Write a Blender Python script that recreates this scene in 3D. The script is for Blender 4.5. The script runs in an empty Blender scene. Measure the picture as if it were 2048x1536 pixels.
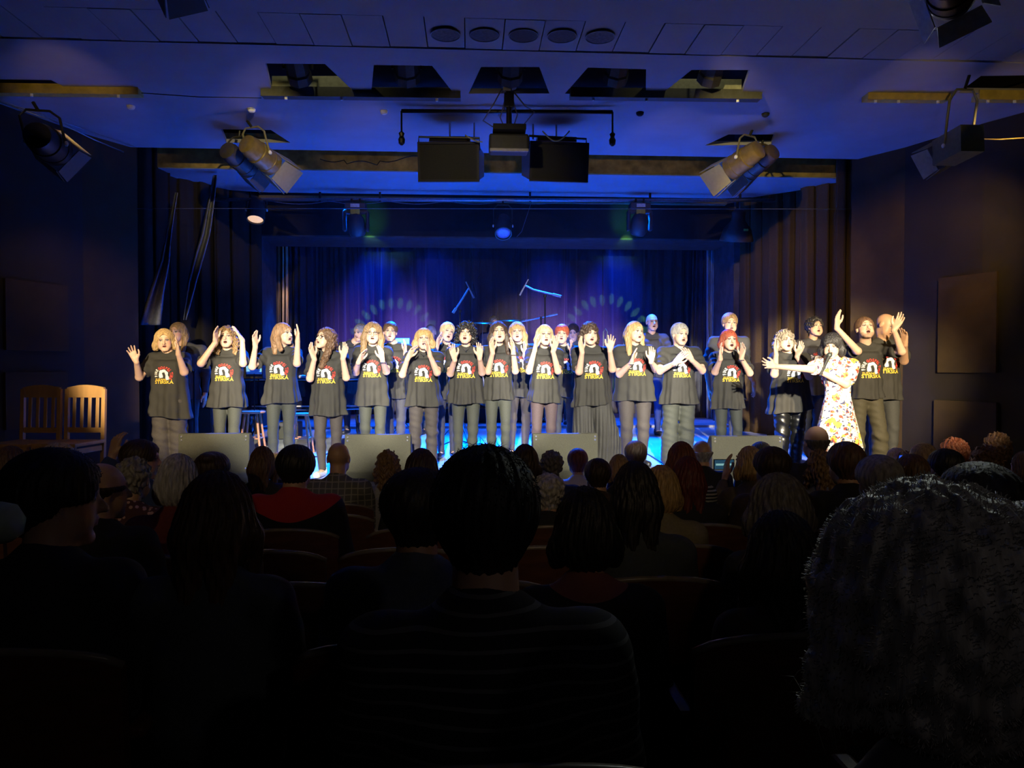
import bpy, bmesh, math, random
import numpy as np
import openvdb as vdb
from mathutils import Vector, Matrix
from mathutils.bvhtree import BVHTree
from mathutils.geometry import tessellate_polygon
random.seed(7)
PI = math.pi
S = bpy.context.scene
COL = S.collection
# ------------------------------------------------------------------ camera
EYE = Vector((0, 0, 2.0)); FPX = 1479.0
YAW = math.atan(84 / FPX); PITCH = math.atan(33 / FPX)
cam_data = bpy.data.cameras.new('camera'); cam = bpy.data.objects.new('camera', cam_data); COL.objects.link(cam)
cam_data.sensor_width = 36; cam_data.lens = FPX / 2048 * 36; cam_data.clip_start = .05
cam.location = EYE; cam.rotation_euler = (PI / 2 - PITCH, 0, -YAW)
S.camera = cam
RC = (Matrix.Rotation(-YAW, 3, 'Z') @ Matrix.Rotation(PI / 2 - PITCH, 3, 'X'))
def ray(px, py): return RC @ Vector(((px - 1024) / FPX, -(py - 768) / FPX, -1))
def at(px, py, Y):
    d = ray(px, py); return EYE + d * (Y / d.y)
def onz(px, py, z):
    d = ray(px, py); return EYE + d * ((z - EYE.z) / d.z)
# ------------------------------------------------------------------ world, exposure
W = bpy.data.worlds.new('world'); S.world = W; W.use_nodes = True
W.node_tree.nodes['Background'].inputs[0].default_value = (.5, .55, .8, 1)
W.node_tree.nodes['Background'].inputs[1].default_value = .004
S.view_settings.view_transform = 'Standard'; S.view_settings.look = 'None'
S.view_settings.gamma = 1; S.view_settings.exposure = 0; S.view_settings.use_curve_mapping = False
# ------------------------------------------------------------------ lights of the hall, with added fill spots
def spot(name, loc, target, power, col, deg, blend=.35, r=.06):
    l = bpy.data.lights.new(name, 'SPOT'); l.energy = power; l.color = col
    l.spot_size = math.radians(deg); l.spot_blend = blend; l.shadow_soft_size = r
    o = bpy.data.objects.new(name, l); COL.objects.link(o); o.location = loc
    d = Vector(target) - Vector(loc); o.rotation_euler = d.to_track_quat('-Z', 'Y').to_euler()
    return o
AX = .42                                            # the hall's axis
def stage_z(Y): return .82 + .058 * (Y - 8.7) if Y < 12 else 1.05
def hall_z(Y): return max(0, .69 - .092 * Y)
CZ = 4.6                                            # ceiling height
WARM = (1, .86, .62); WHITE = (1, .93, .76); AMBER = (1, .62, .2)
KEY = 16500
for x, tx, c, p in ((-2.6, -3.06, (1, .8, .5), .62), (-1.4, -1.75, WHITE, 1.0), (-.4, -.15, WHITE, 1.0), (.9, 1.45, WHITE, 1.0), (2.0, 3.0, WHITE, .9), (3.2, 4.35, (1, .8, .5), .8)):
    spot('front_key_and_fill', (x, -2.4, 4.3), (tx, 8.7, 1.72), KEY * p, c, 13.5 if x > -2.5 else 9.8, .55, .08)
# amber side lights on the walls and the outer curtains
spot('side_light', (-3.4, 6.6, 4.3), (-4.2, 8.9, 1.6), 60, AMBER, 60, .8, .08)
spot('side_light', (4.6, 6.0, 4.35), (5.3, 9.0, 2.6), 170, AMBER, 58, .8, .08)
spot('side_light', (2.2, 5.6, 4.4), (4.7, 11.0, 2.6), 330, AMBER, 34, .7, .08)
# blue washes on the stage floor
BLUE = (0, .1, 1)
for x in (-1.9, -.6, 1.35, 2.7):
    spot('blue_wash', (x, 11.2, 4.45), (x * .9 + .04, 9.3, .85), 11500 if abs(x - .4) < 1.5 else 6000, BLUE, 68, .8, .09)
for x in (-2.2, .4, 3.0):
    spot('blue_back_wash', (x, 13.2, 4.5), (x, 11.6, 1.0), 1200, (0, .1, 1), 80, .7, .09)
# backdrop: two blue cones from the top and violet uplight
for px, pw_ in ((740, 1), (1245, 1), (868, .4), (1108, .4)):
    q = at(px, 440, 14.2); spot('backdrop_blue', (q.x, 13.95, 5.25), (q.x, 14.95, 3.3), 420 * pw_, (0, .03, 1), 46, 1, .06)
for px, p in ((820, 1.0), (900, .5), (1110, .8), (1200, .5), (690, .25)):
    q = at(px, 740, 14.0); spot('backdrop_violet', (q.x, 13.6, 1.25), (q.x, 15, 2.5), 900 * p, (.34, .19, 1), 44, 1, .05)

for x in (-2.2, .4, 3.0):
    spot('audience_fill', (x, -2.6, 4.35), (x * 1.1, 6.0, 1.5), 120, (1, .72, .42), 32, .9, .1)  # unseen warm fill added to lift the far audience rows
spot('audience_fill', (-2.4, -2.6, 4.3), (1.0, .9, 1.75), 4.5, (.95, .9, 1), 26, .9, .1); spot('audience_fill', (2.6, -2.6, 4.3), (-.7, 1.9, 1.6), 12, (1, .85, .8), 24, .9, .1)  # weak fill added so the nearest heads are not pure black
def gobo(o, ring, w, n, ph):
    """breaks the beam into a ring of leaf shapes, as a gobo wheel does"""
    L = o.data; L.use_nodes = True; nt = L.node_tree; em = nt.nodes['Emission']
    def mth(op, a, b=None, c=None):
        m = nt.nodes.new('ShaderNodeMath'); m.operation = op
        for i, v in enumerate((a, b, c)):
            if v is None: continue
            if isinstance(v, (int, float)): m.inputs[i].default_value = v
            else: nt.links.new(v, m.inputs[i])
        return m.outputs[0]
    tc = nt.nodes.new('ShaderNodeTexCoord'); sp = nt.nodes.new('ShaderNodeSeparateXYZ'); nt.links.new(tc.outputs['Normal'], sp.inputs[0])
    az = mth('ABSOLUTE', sp.outputs[2]); x = mth('DIVIDE', sp.outputs[0], az); y = mth('DIVIDE', sp.outputs[1], az)
    r = mth('SQRT', mth('ADD', mth('MULTIPLY', x, x), mth('MULTIPLY', y, y))); th = mth('ARCTAN2', y, x)
    leaf = mth('SINE', mth('ADD', mth('MULTIPLY', th, n), ph)); dr = mth('DIVIDE', mth('ABSOLUTE', mth('SUBTRACT', r, ring)), w)
    f = mth('SUBTRACT', mth('MULTIPLY', mth('ADD', leaf, .45), 1.2), mth('MULTIPLY', dr, dr)); g = mth('MINIMUM', mth('MAXIMUM', mth('MULTIPLY', f, 3.0), 0), 1)
    nt.links.new(g, em.inputs['Strength'])
for px, tx, ty in ((712, 790, 690), (1279, 1212, 680)):
    a = at(px, 474, 10.9); b = at(tx, ty, 14.95); o = spot('moving_head_beam', (a.x, a.y + .1, a.z), b, 420, (.25, 1, .12), 32, .2, .012); gobo(o, .2, .024, 27, .5)
for px, tx in ((722, 745), (1268, 1250)):
    a = at(px, 476, 10.95); b = at(tx, 484, 12.3); spot('moving_head_spill', (a.x, 11.3, a.z), b, 90, (.3, 1, .02), 20, .9, .01)
    b2 = at(tx - 6 if tx < 1000 else tx + 4, 440, 12); spot('moving_head_spill', (a.x, 11.1, a.z + .05), (b2.x, b2.y, b2.z), 30, (.15, 1, .02), 40, 1, .02)

for px, py, Y, dg, p in ((1303, 650, 11.2, 5, 5500), (1458, 655, 9.7, 5, 9000), (357, 665, 9.5, 4, 4500), (1060, 665, 12.9, 8, 5000), (1628, 660, 9.5, 5, 6000), (720, 668, 11, 4, 3500)):
    b = at(px, py, Y); spot('front_key_and_fill', (b.x * .5, -2.4, 4.3), b, p, WARM, dg, .8, .08)  # narrow fill spots added to brighten single faces further upstage

# ------------------------------------------------------------------ tags and materials
def tag(o, label=None, cat=None, group=None, kind=None):
    for k, v in (('label', label), ('category', cat), ('group', group), ('kind', kind)):
        if v: o[k] = v
    return o
def empty(name, loc=(0, 0, 0), rz=0):
    o = bpy.data.objects.new(name, None); COL.objects.link(o); o.location = loc; o.rotation_euler = (0, 0, rz); o.empty_display_size = .1
    return o
MATS = {}
def mat(name, col, rough=.6, metal=0, noise=.15, scale=30, bump=0, emit=None, es=0, sheen=0, coat=0, stretch=None):
    if name in MATS: return MATS[name]
    m = bpy.data.materials.new(name); m.use_nodes = True; nt = m.node_tree; b = nt.nodes['Principled BSDF']
    b.inputs['Roughness'].default_value = rough; b.inputs['Metallic'].default_value = metal
    if sheen: b.inputs['Sheen Weight'].default_value = sheen
    if coat: b.inputs['Coat Weight'].default_value = coat
    tc = nt.nodes.new('ShaderNodeTexCoord'); n = nt.nodes.new('ShaderNodeTexNoise'); n.inputs['Scale'].default_value = scale; n.inputs['Detail'].default_value = 4
    if stretch:
        mp = nt.nodes.new('ShaderNodeMapping'); mp.inputs['Scale'].default_value = stretch
        nt.links.new(tc.outputs['Object'], mp.inputs[0]); nt.links.new(mp.outputs[0], n.inputs['Vector'])
    else: nt.links.new(tc.outputs['Object'], n.inputs['Vector'])
    r = nt.nodes.new('ShaderNodeValToRGB')
    r.color_ramp.elements[0].position = .3; r.color_ramp.elements[1].position = .7
    r.color_ramp.elements[0].color = (*[max(0, c * (1 - noise)) for c in col], 1)
    r.color_ramp.elements[1].color = (*[min(1, c * (1 + noise)) for c in col], 1)
    nt.links.new(n.outputs['Fac'], r.inputs[0]); nt.links.new(r.outputs[0], b.inputs['Base Color'])
    if bump:
        bp = nt.nodes.new('ShaderNodeBump'); bp.inputs['Strength'].default_value = bump; bp.inputs['Distance'].default_value = .01
        nt.links.new(n.outputs['Fac'], bp.inputs['Height']); nt.links.new(bp.outputs[0], b.inputs['Normal'])
    if emit:
        b.inputs['Emission Color'].default_value = (*emit, 1); b.inputs['Emission Strength'].default_value = es
    MATS[name] = m; return m
def vmat(name, rough=.55, sss=0, spec=.5):
    if name in MATS: return MATS[name]
    m = bpy.data.materials.new(name); m.use_nodes = True; nt = m.node_tree; b = nt.nodes['Principled BSDF']
    b.inputs['Roughness'].default_value = rough; b.inputs['Specular IOR Level'].default_value = spec
    a = nt.nodes.new('ShaderNodeVertexColor'); a.layer_name = 'col'
    n = nt.nodes.new('ShaderNodeTexNoise'); n.inputs['Scale'].default_value = 60
    mx = nt.nodes.new('ShaderNodeMix'); mx.data_type = 'RGBA'; mx.blend_type = 'MULTIPLY'; mx.inputs[0].default_value = .12
    nt.links.new(a.outputs[0], mx.inputs[6]); nt.links.new(n.outputs['Fac'], mx.inputs[7]); nt.links.new(mx.outputs[2], b.inputs['Base Color'])
    MATS[name] = m; return m
SKIN = vmat('skin', .5)
# ------------------------------------------------------------------ mesh helpers
def mk(name, verts, faces, m=None, parent=None, smooth=False, loc=None):
    me = bpy.data.meshes.new(name); me.from_pydata(verts, [], faces); me.update()
    if smooth: me.shade_smooth()
    if m: me.materials.append(m)
    o = bpy.data.objects.new(name, me); COL.objects.link(o)
    if parent: o.parent = parent
    if loc is not None: o.location = loc
    return o
class MB:
    def __init__(s): s.v = []; s.f = []; s.mi = []; s.cur = 0
    def add(s, vs, fs):
        b = len(s.v); s.v += [tuple(v) for v in vs]; s.f += [tuple(i + b for i in f) for f in fs]; s.mi += [s.cur] * len(fs)
        return s
    def box(s, c, size, R=None, bev=0):
        hx, hy, hz = [x / 2 for x in size]
        vs = []; fs = []
        if bev:
            b = min(bev, hx * .9, hy * .9, hz * .9)
            bm = bmesh.new(); bmesh.ops.create_cube(bm, size=1)
            for v in bm.verts: v.co = Vector((v.co.x * 2 * hx, v.co.y * 2 * hy, v.co.z * 2 * hz))
            bmesh.ops.bevel(bm, geom=list(bm.edges), offset=b, segments=2, affect='EDGES', profile=.5)
            bm.verts.index_update()
            vs = [v.co.copy() for v in bm.verts]; fs = [[v.index for v in f.verts] for f in bm.faces]; bm.free()
        else:
            vs = [Vector((x * hx, y * hy, z * hz)) for x in (-1, 1) for y in (-1, 1) for z in (-1, 1)]
            fs = [(0, 1, 3, 2), (4, 6, 7, 5), (0, 4, 5, 1), (2, 3, 7, 6), (0, 2, 6, 4), (1, 5, 7, 3)]
        c = Vector(c)
        if R is not None: vs = [R @ v for v in vs]
        return s.add([v + c for v in vs], fs)
    def hexa(s, p):   # 8 corners: bottom 4 (ccw) then top 4
        return s.add(p, [(3, 2, 1, 0), (4, 5, 6, 7), (0, 1, 5, 4), (1, 2, 6, 5), (2, 3, 7, 6), (3, 0, 4, 7)])
    def tube(s, pts, r, n=10, cap=True):
        pts = [Vector(p) for p in pts]; rs = r if isinstance(r, (list, tuple)) else [r] * len(pts)
        vs = []; up = None
        for i, p in enumerate(pts):
            t = (pts[min(i + 1, len(pts) - 1)] - pts[max(i - 1, 0)]).normalized()
            if up is None: up = Vector((0, 0, 1)) if abs(t.z) < .9 else Vector((1, 0, 0))
            a = t.cross(up).normalized(); b = a.cross(t); up = b
            vs += [p + (a * math.cos(2 * PI * k / n) + b * math.sin(2 * PI * k / n)) * rs[i] for k in range(n)]
        fs = [(i * n + k, i * n + (k + 1) % n, (i + 1) * n + (k + 1) % n, (i + 1) * n + k) for i in range(len(pts) - 1) for k in range(n)]
        if cap: fs += [tuple(range(n))[::-1], tuple((len(pts) - 1) * n + k for k in range(n))]
        return s.add(vs, fs)
    def lathe(s, prof, M=None, n=24):   # (r, z)
        vs = [Vector((r * math.cos(2 * PI * k / n), r * math.sin(2 * PI * k / n), z)) for r, z in prof for k in range(n)]
        if M is not None: vs = [M @ v for v in vs]
        fs = [(i * n + k, i * n + (k + 1) % n, (i + 1) * n + (k + 1) % n, (i + 1) * n + k) for i in range(len(prof) - 1) for k in range(n)]
        fs += [tuple(range(n))[::-1], tuple((len(prof) - 1) * n + k for k in range(n))]
        return s.add(vs, fs)
    def ob(s, name, m, parent=None, smooth=False, loc=None, auto=False):
        ms = m if isinstance(m, (list, tuple)) else [m]
        o = mk(name, s.v, s.f, ms[0], parent, smooth, loc)
        for x in ms[1:]: o.data.materials.append(x)
        if len(ms) > 1: o.data.polygons.foreach_set('material_index', s.mi)
        if auto:
            o.data.shade_smooth(); 
            o.data.set_sharp_from_angle(angle=math.radians(35))
        return o
def frame_to(loc, d, roll=0):
    """matrix whose local -Z looks along d"""
    q = Vector(d).to_track_quat('-Z', 'Y')
    return Matrix.Translation(loc) @ q.to_matrix().to_4x4() @ Matrix.Rotation(roll, 4, 'Z')
# ------------------------------------------------------------------ distance-field sculpting
f32 = np.float32
def smin(a, b, k):
    if k <= 0: return np.minimum(a, b)
    h = np.maximum(k - np.abs(a - b), 0) / k
    return np.minimum(a, b) - h * h * k * .25
def smax(a, b, k): return -smin(-a, -b, k)
def cap(a, b, ra, rb, k=.02, op='u'):
    a = np.array(a, f32); b = np.array(b, f32); R = max(ra, rb)
    ba = b - a; L2 = float(ba @ ba) + 1e-9
    def fn(x, y, z):
        t = np.clip(((x - a[0]) * ba[0] + (y - a[1]) * ba[1] + (z - a[2]) * ba[2]) / L2, 0, 1)
        return np.sqrt((x - a[0] - t * ba[0]) ** 2 + (y - a[1] - t * ba[1]) ** 2 + (z - a[2] - t * ba[2]) ** 2) - (ra + (rb - ra) * t)
    return (np.minimum(a, b) - R, np.maximum(a, b) + R, fn, k, op)
def ell(c, r, k=.02, op='u', R=None):
    c = np.array(c, f32); r = np.array(r, f32); m = float(r.min()); mx = float(r.max()) if R is not None else None
    Rn = None if R is None else np.array(R, f32)
    def fn(x, y, z):
        x = x - c[0]; y = y - c[1]; z = z - c[2]
        if Rn is not None:
            x, y, z = (x * Rn[0, 0] + y * Rn[1, 0] + z * Rn[2, 0], x * Rn[0, 1] + y * Rn[1, 1] + z * Rn[2, 1], x * Rn[0, 2] + y * Rn[1, 2] + z * Rn[2, 2])
        k0 = np.sqrt((x / r[0]) ** 2 + (y / r[1]) ** 2 + (z / r[2]) ** 2)
        k1 = np.sqrt((x / r[0] ** 2) ** 2 + (y / r[1] ** 2) ** 2 + (z / r[2] ** 2) ** 2) + 1e-6
        return k0 * (k0 - 1) / k1
    e = r if Rn is None else np.array([mx] * 3, f32)
    return (c - e, c + e, fn, k, op)
def field(lo, hi, fn, k=.02, op='u'): return (np.array(lo, f32), np.array(hi, f32), fn, k, op)
def sculpt(prims, h, B=28):
    """Polygonise a list of smooth-blended primitives; returns verts (n,3), faces"""
    band = 3 * h
    ul = [p for p in prims if p[4] == 'u']
    lo = np.min([p[0] for p in ul], 0) - 4 * h; hi = np.max([p[1] for p in ul], 0) + 4 * h
    n = np.ceil((hi - lo) / h).astype(int) + 1; nb = -(-n // B)
    g = vdb.FloatGrid(band)
    for I in range(nb[0]):
        for J in range(nb[1]):
            for K in range(nb[2]):
                i0 = np.array([I, J, K]) * B; a = lo + i0 * h; b = a + B * h
                act = [p for p in prims if np.all(p[0] - (p[3] + band) < b) and np.all(p[1] + (p[3] + band) > a)]
                if not any(p[4] == 'u' for p in act): continue
                x = (a[0] + np.arange(B) * h).astype(f32)[:, None, None]; y = (a[1] + np.arange(B) * h).astype(f32)[None, :, None]; z = (a[2] + np.arange(B) * h).astype(f32)[None, None, :]
                d = np.full((B, B, B), 1, f32)
                for p in act:
                    q = p[2](x, y, z)
                    if p[4] == 'u': d = smin(d, q, p[3])
                    elif p[4] == 's': d = smax(d, -q, p[3])
                    elif p[4] == 'd': d = d + q
                if d.min() > band: continue
                g.copyFromArray(np.clip(d, -band, band).astype(f32), ijk=tuple(int(t) for t in i0))
    pts, tri, quad = g.convertToPolygons(isovalue=0.0, adaptivity=0.0)
    return pts * h + lo, quad[:, ::-1], tri[:, ::-1]
def sdf_obj(name, prims, h, m, parent=None, colfn=None, mesh_only=False):
    pts, quad, tri = sculpt(prims, h)
    me = bpy.data.meshes.new(name)
    nv = len(pts); nq = len(quad); nt = len(tri)
    me.vertices.add(nv); me.vertices.foreach_set('co', pts.astype(f32).ravel())
    me.loops.add(nq * 4 + nt * 3); me.polygons.add(nq + nt)
    me.loops.foreach_set('vertex_index', np.concatenate([quad.ravel(), tri.ravel()]).astype(np.int32))
    me.polygons.foreach_set('loop_start', np.concatenate([np.arange(nq) * 4, nq * 4 + np.arange(nt) * 3]).astype(np.int32))
    me.update(calc_edges=True); me.validate()
    me.shade_smooth()
    if colfn is not None:
        ca = me.color_attributes.new('col', 'FLOAT_COLOR', 'POINT')
        c = np.ones((nv, 4), f32); c[:, :3] = colfn(pts); ca.data.foreach_set('color', c.ravel())
    if m: me.materials.append(m)
    if mesh_only: return me
    o = bpy.data.objects.new(name, me); COL.objects.link(o)
    if parent: o.parent = parent
    return o
# ------------------------------------------------------------------ people
def rotm(yaw=0, pitch=0, roll=0):
    """head turn in degrees: yaw + towards +x, pitch + looks up, roll + tips towards +x"""
    return Matrix.Rotation(math.radians(yaw), 3, 'Z') @ Matrix.Rotation(math.radians(-pitch), 3, 'X') @ Matrix.Rotation(math.radians(roll), 3, 'Y')
def E_(x, y, z, c, r):
    k0 = np.sqrt(((x - c[0]) / r[0]) ** 2 + ((y - c[1]) / r[1]) ** 2 + ((z - c[2]) / r[2]) ** 2)
    return (k0 - 1) * min(r)
def C_(x, y, z, a, b, ra, rb):
    return cap(a, b, ra, rb)[2](x, y, z)
def head_fn(mouth, fat=1.0, beard=0):
    def fn(x, y, z):
        ax = np.abs(x)
        d = ell((0, .012, .036), (.075, .094, .084))[2](x, y, z)
        d = smin(d, ell((0, -.028, -.025), (.061 * fat, .062, .082))[2](x, y, z), .04)
        d = smin(d, E_(ax, y, z, (.035 * fat, -.045, -.05), (.032 * fat, .036, .045)), .02)
        d = smin(d, C_(ax, y, z, (0, -.072, -.098), (.018, -.066, -.098), .019, .017), .022)
        d = smin(d, C_(ax, y, z, (.004, -.084, .03), (.04, -.074, .032), .011, .009), .014)
        d = smax(d, -(np.sqrt((ax - .031) ** 2 + (y + .1) ** 2 + (z - .008) ** 2) - .017), .012)
        d = smin(d, np.sqrt((ax - .031) ** 2 + (y + .0745) ** 2 + (z - .008) ** 2) - .0125, .003)
        d = smin(d, C_(x, y, z, (0, -.086, .015), (0, -.111, -.024), .007, .011), .01)
        d = smin(d, C_(ax, y, z, (0, -.1, -.026), (.013, -.093, -.028), .008, .007), .006)
        d = smin(d, C_(ax, y, z, (0, -.092, -.046), (.024, -.081, -.0465), .007, .004), .006)
        d = smin(d, C_(ax, y, z, (0, -.09, -.06 - .022 * mouth), (.023, -.08, -.049 - .01 * mouth), .0075, .004), .006)
        if mouth > 0:
            d = smax(d, -E_(x, y, z, (0, -.092, -.054 - .011 * mouth), (.016 + .003 * mouth, .022, .004 + .013 * mouth)), .004)
        d = smin(d, E_(ax, y, z, (.077, .008, .0), (.009, .02, .031)), .008)
        return d
    return fn
def hand_prims(w, d, n, side, curl=.25, spread=.13, s=1.0, fist=False, k=.006):
    """w wrist, d finger direction, n palm normal; side -1 = the hand at -x of a person facing -y"""
    d = Vector(d).normalized(); n = (Vector(n) - d * d.dot(Vector(n))).normalized()
    t = d.cross(n) if side < 0 else n.cross(d)       # towards the thumb
    w = Vector(w); P = []
    def c(a, b, ra, rb, kk=k): P.append(cap(tuple(a), tuple(b), ra * s, rb * s, kk))
    c(w - d * .02 * s, w + d * .015 * s, .024, .024, .015)
    offs = (.03, .0105, -.0095, -.029); lens = (.072, .08, .074, .058); knu = (.09, .094, .09, .082)
    for q in range(4):
        kn = w + (d * knu[q] + t * offs[q]) * s
        c(w + (d * .012 + t * offs[q] * .55) * s, kn, .0165, .0125, .014)
        ang = curl * (.7 + .25 * q) if not fist else 1.35
        dd = (d + t * (spread * (1.3 - q) * .8)).normalized(); p = kn; a = ang * .5
        for seg, fr in ((0, .45), (1, .3), (2, .25)):
            v = dd * math.cos(a) + n * math.sin(a); p2 = p + v * lens[q] * fr * s
            c(p, p2, .0092 - .0008 * seg, .0086 - .0008 * seg, .004)
            p = p2; a += ang
    b0 = w + (d * .022 + t * .022) * s; b1 = b0 + (d * .03 + t * .03 + n * .014) * s
    b2 = b1 + (d * .03 + t * (.012 if not fist else -.006) + n * (.006 if not fist else .02)) * s; b3 = b2 + (d * .024 + t * .002) * s
    c(b0, b1, .0155, .0125, .012); c(b1, b2, .0115, .0098, .004); c(b2, b3, .0098, .008, .003)
    return P
def hair_prims(st, t=.012, L=.2, amp=.0022, curl=0, vol=1.0, bangs=0, part=0, seed=0):
    """hair in head space (face towards -y)"""
    rng = random.Random(seed); ph = [rng.uniform(0, 6) for _ in range(8)]
    P = []
    t0 = t
    def core(x, y, z):
        d = ell((0, .014, .037), (.077 + t0 * vol, .097 + t0 * vol, .086 + t0))[2](x, y, z)
        if st == 'balding':
            d = smax(d, z - .03 + .0 * x, .01)
        if st in ('short', 'balding', 'crop', 'updo', 'pixie'):
            if st == 'balding': d = smin(d, C_(x, y, z, (0, .034, -.02), (0, .03, -.07), .05, .044), .02)
            elif st != 'updo': d = smin(d, C_(x, y, z, (0, .036, -.02), (0, .032, -.07), .057 + .35 * t0, .046 + .3 * t0), .02)
            if st == 'balding': d = smax(d, z - .03, .01)
            low = -.082 if st != 'pixie' else -.1
            cut = (low + .085 * np.clip((.04 - y) / .05, 0, 1)) - z
            d = smax(d, cut, .012)
            d = smax(d, E_(x, y, z, (0, .02, .04), (.2, .2, .2)), .01)
        if st == 'updo':
            d = smin(d, ell((0, .09, .095), (.042, .042, .036))[2](x, y, z), .012)
        ax = np.abs(x)
        if st in ('bob', 'long', 'curly', 'afro'):
            Ls = {'bob': .085, 'long': L, 'curly': L, 'afro': .1}[st]
            w = .018 * vol
            d = smin(d, C_(ax, y, z, (.066, .012, .05), (.08 + w * .6, .012, -.05), .027 * vol, .034 * vol), .03)
            d = smin(d, C_(ax, y, z, (.08 + w * .6, .012, -.05), (.078 + w, .002 if st == 'bob' else -.03, -Ls), .034 * vol, .026 * vol), .03)
            d = smin(d, ell((0, .06, -.02), (.085 + w, .062 * vol + .01, .09))[2](x, y, z), .03)
            if Ls > .11:
                d = smin(d, C_(ax, y, z, (.035, .085, -.05), (.04, .1, -Ls - .02), .05, .035), .04)
            else:
                d = smax(d, -.11 - z, .02)
        if st == 'afro':
            d = smin(d, ell((0, .02, .03), (.125 * vol, .12 * vol, .125 * vol))[2](x, y, z), .03)
        hz = (.103 if not bangs else .074 + .01 * (1 - bangs))
        fy = -.098
        fx = (.062 if st != 'afro' else .064)
        d = smax(d, -ell((part * .01, fy, -.03), (fx, .07 if not bangs else .075, hz))[2](x, y, z), .008)
        if st in ('bob', 'long', 'curly', 'afro'):
            d = smax(d, -C_(x, y, z, (0, -.06, -.11), (0, -.04, -.3), .056, .07), .012)
        if st in ('short', 'crop', 'pixie', 'updo', 'balding'):
            d = smax(d, -E_(x, y, z, (0, -.08, -.075), (.2, .085, .075)), .01)
        if amp:
            th = np.arctan2(x, y + .03)
            rr = amp * (np.sin(th * 34 + ph[0] + 3 * np.sin(z * 30 + ph[1])) + .7 * np.sin(th * 61 + ph[2] + z * 40))
            d = d + rr
        if curl:
            d = d + curl * (np.sin(x * 150 + ph[3] + 2 * np.sin(z * 60)) * np.sin(y * 140 + ph[4]) + np.sin(z * 130 + ph[5] + 2 * np.sin(x * 70)) * .9)
        return d
    R = .14 * vol + .02
    return [field((-R, -.13, -max(.14, L + .06)), (R, .2, .17), core, 0)]
def wisps(me_pts, nrm, n, ln, wd, seed, up=.4, out=1.0, zmin=-9, down=0):
    """tapered strand tips growing out of the hair surface"""
    rng = random.Random(seed); mb = MB(); N = len(me_pts)
    for _ in range(n):
        i = rng.randrange(N); p = Vector(me_pts[i]); q = Vector(nrm[i])
        if p.z < zmin: continue
        dr = (q * out + Vector((rng.uniform(-.5, .5), rng.uniform(-.5, .5), rng.uniform(-.3, .3) + up))).normalized()
        s = dr.cross(Vector((rng.uniform(-1, 1), rng.uniform(-1, 1), rng.uniform(-1, 1)))).normalized()
        t = s.cross(dr); l = ln * rng.uniform(.4, 1.2); bend = Vector((rng.uniform(-.3, .3), rng.uniform(-.3, .3), -down - rng.uniform(0, .5))) * l * .6
        p0 = p - dr * .004; p1 = p + dr * l * .55; p2 = p + dr * l + bend
        vs = [p0 + s * wd, p0 - s * wd * .5 + t * wd * .8, p0 - s * wd * .5 - t * wd * .8, p1 + s * wd * .6, p1 - s * wd * .3 + t * wd * .5, p1 - s * wd * .3 - t * wd * .5, p2]
        mb.add(vs, [(0, 1, 4, 3), (1, 2, 5, 4), (2, 0, 3, 5), (3, 4, 6), (4, 5, 6), (5, 3, 6)])
    return mb
def hair_mat(name, col, rough=.58):
    return mat('hair_' + name, col, rough, noise=.45, scale=14, bump=.5, stretch=(5, 5, .8))
HC = dict(blonde=(.36, .23, .09), lblonde=(.46, .34, .18), brown=(.1, .052, .025), lbrown=(.24, .13, .06), black=(.012, .01, .01), red=(.26, .05, .02), auburn=(.16, .045, .02),
          ash=(.2, .16, .115), grey=(.25, .235, .21), lgrey=(.38, .36, .34), dgrey=(.14, .13, .12), dblonde=(.2, .12, .05), white=(.5, .48, .45), dbrown=(.04, .022, .013), dred=(.12, .02, .012))
SK = dict(l=(.62, .39, .27), m=(.54, .32, .21), t=(.46, .26, .15))
def feature_col(c, R, hs, skin, brow, mouth, lips, beard=None):
    Rn = np.array(R.transposed(), f32)
    def fn(P):
        col = np.tile(np.array(skin, f32), (len(P), 1))
        q = (P - np.array(c, f32)) @ Rn.T / hs
        x, y, z = q[:, 0], q[:, 1], q[:, 2]; ax = np.abs(x); near = np.linalg.norm(q, axis=1) < .15
        f = near & (y < -.055)
        if beard is not None:
            m = near & (y < -.02) & (z < -.058) & (z > -.13); col[m] = np.array(beard, f32) * .5 + col[m] * .5
            m = f & (ax < .024) & (z < -.036) & (z > -.046); col[m] = beard
        m = f & (np.abs(z + .052 + .011 * mouth) < .01 + .015 * mouth) & (ax < .02) & (y < -.076); col[m] = lips
        if mouth > 0:
            m = near & (np.sqrt((x / (.017 + .003 * mouth)) ** 2 + ((z + .054 + .011 * mouth) / (.004 + .013 * mouth)) ** 2) < 1.05) & (y < -.06); col[m] = (.06, .012, .01)
            m &= (z > -.05); 
        m = f & (np.sqrt(((ax - .031) / .0145) ** 2 + ((z - .008) / .009) ** 2) < 1); col[m] = (.3, .24, .2)
        m = f & (np.sqrt((ax - .031) ** 2 + (z - .008) ** 2) < .0062); col[m] = (.04, .03, .025)
        m = f & (np.abs(ax - .031) < .017) & (np.abs(z - .0165) < .005); col[m] = (.08, .05, .04)
        m = f & (ax > .013) & (ax < .05) & (np.abs(z - .0355 + .16 * np.abs(ax - .03)) < .0038); col[m] = brow
        m = near & (np.sqrt((ax - .048) ** 2 + (z + .022) ** 2) < .02) & (y < -.03); col[m] = col[m] * np.array((1.06, .88, .86), f32)
        return col
    return fn
def solve(sh, tgt_xz, L, fwd=True, maxs=1.25):
    dx = tgt_xz[0] - sh[0]; dz = tgt_xz[1] - sh[2]; d2 = dx * dx + dz * dz
    dy = math.sqrt(max(L * L - d2, .0)) if d2 < L * L else 0
    return Vector((tgt_xz[0], sh[1] - (dy if fwd else -dy), tgt_xz[1]))
SHOE = {}
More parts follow.
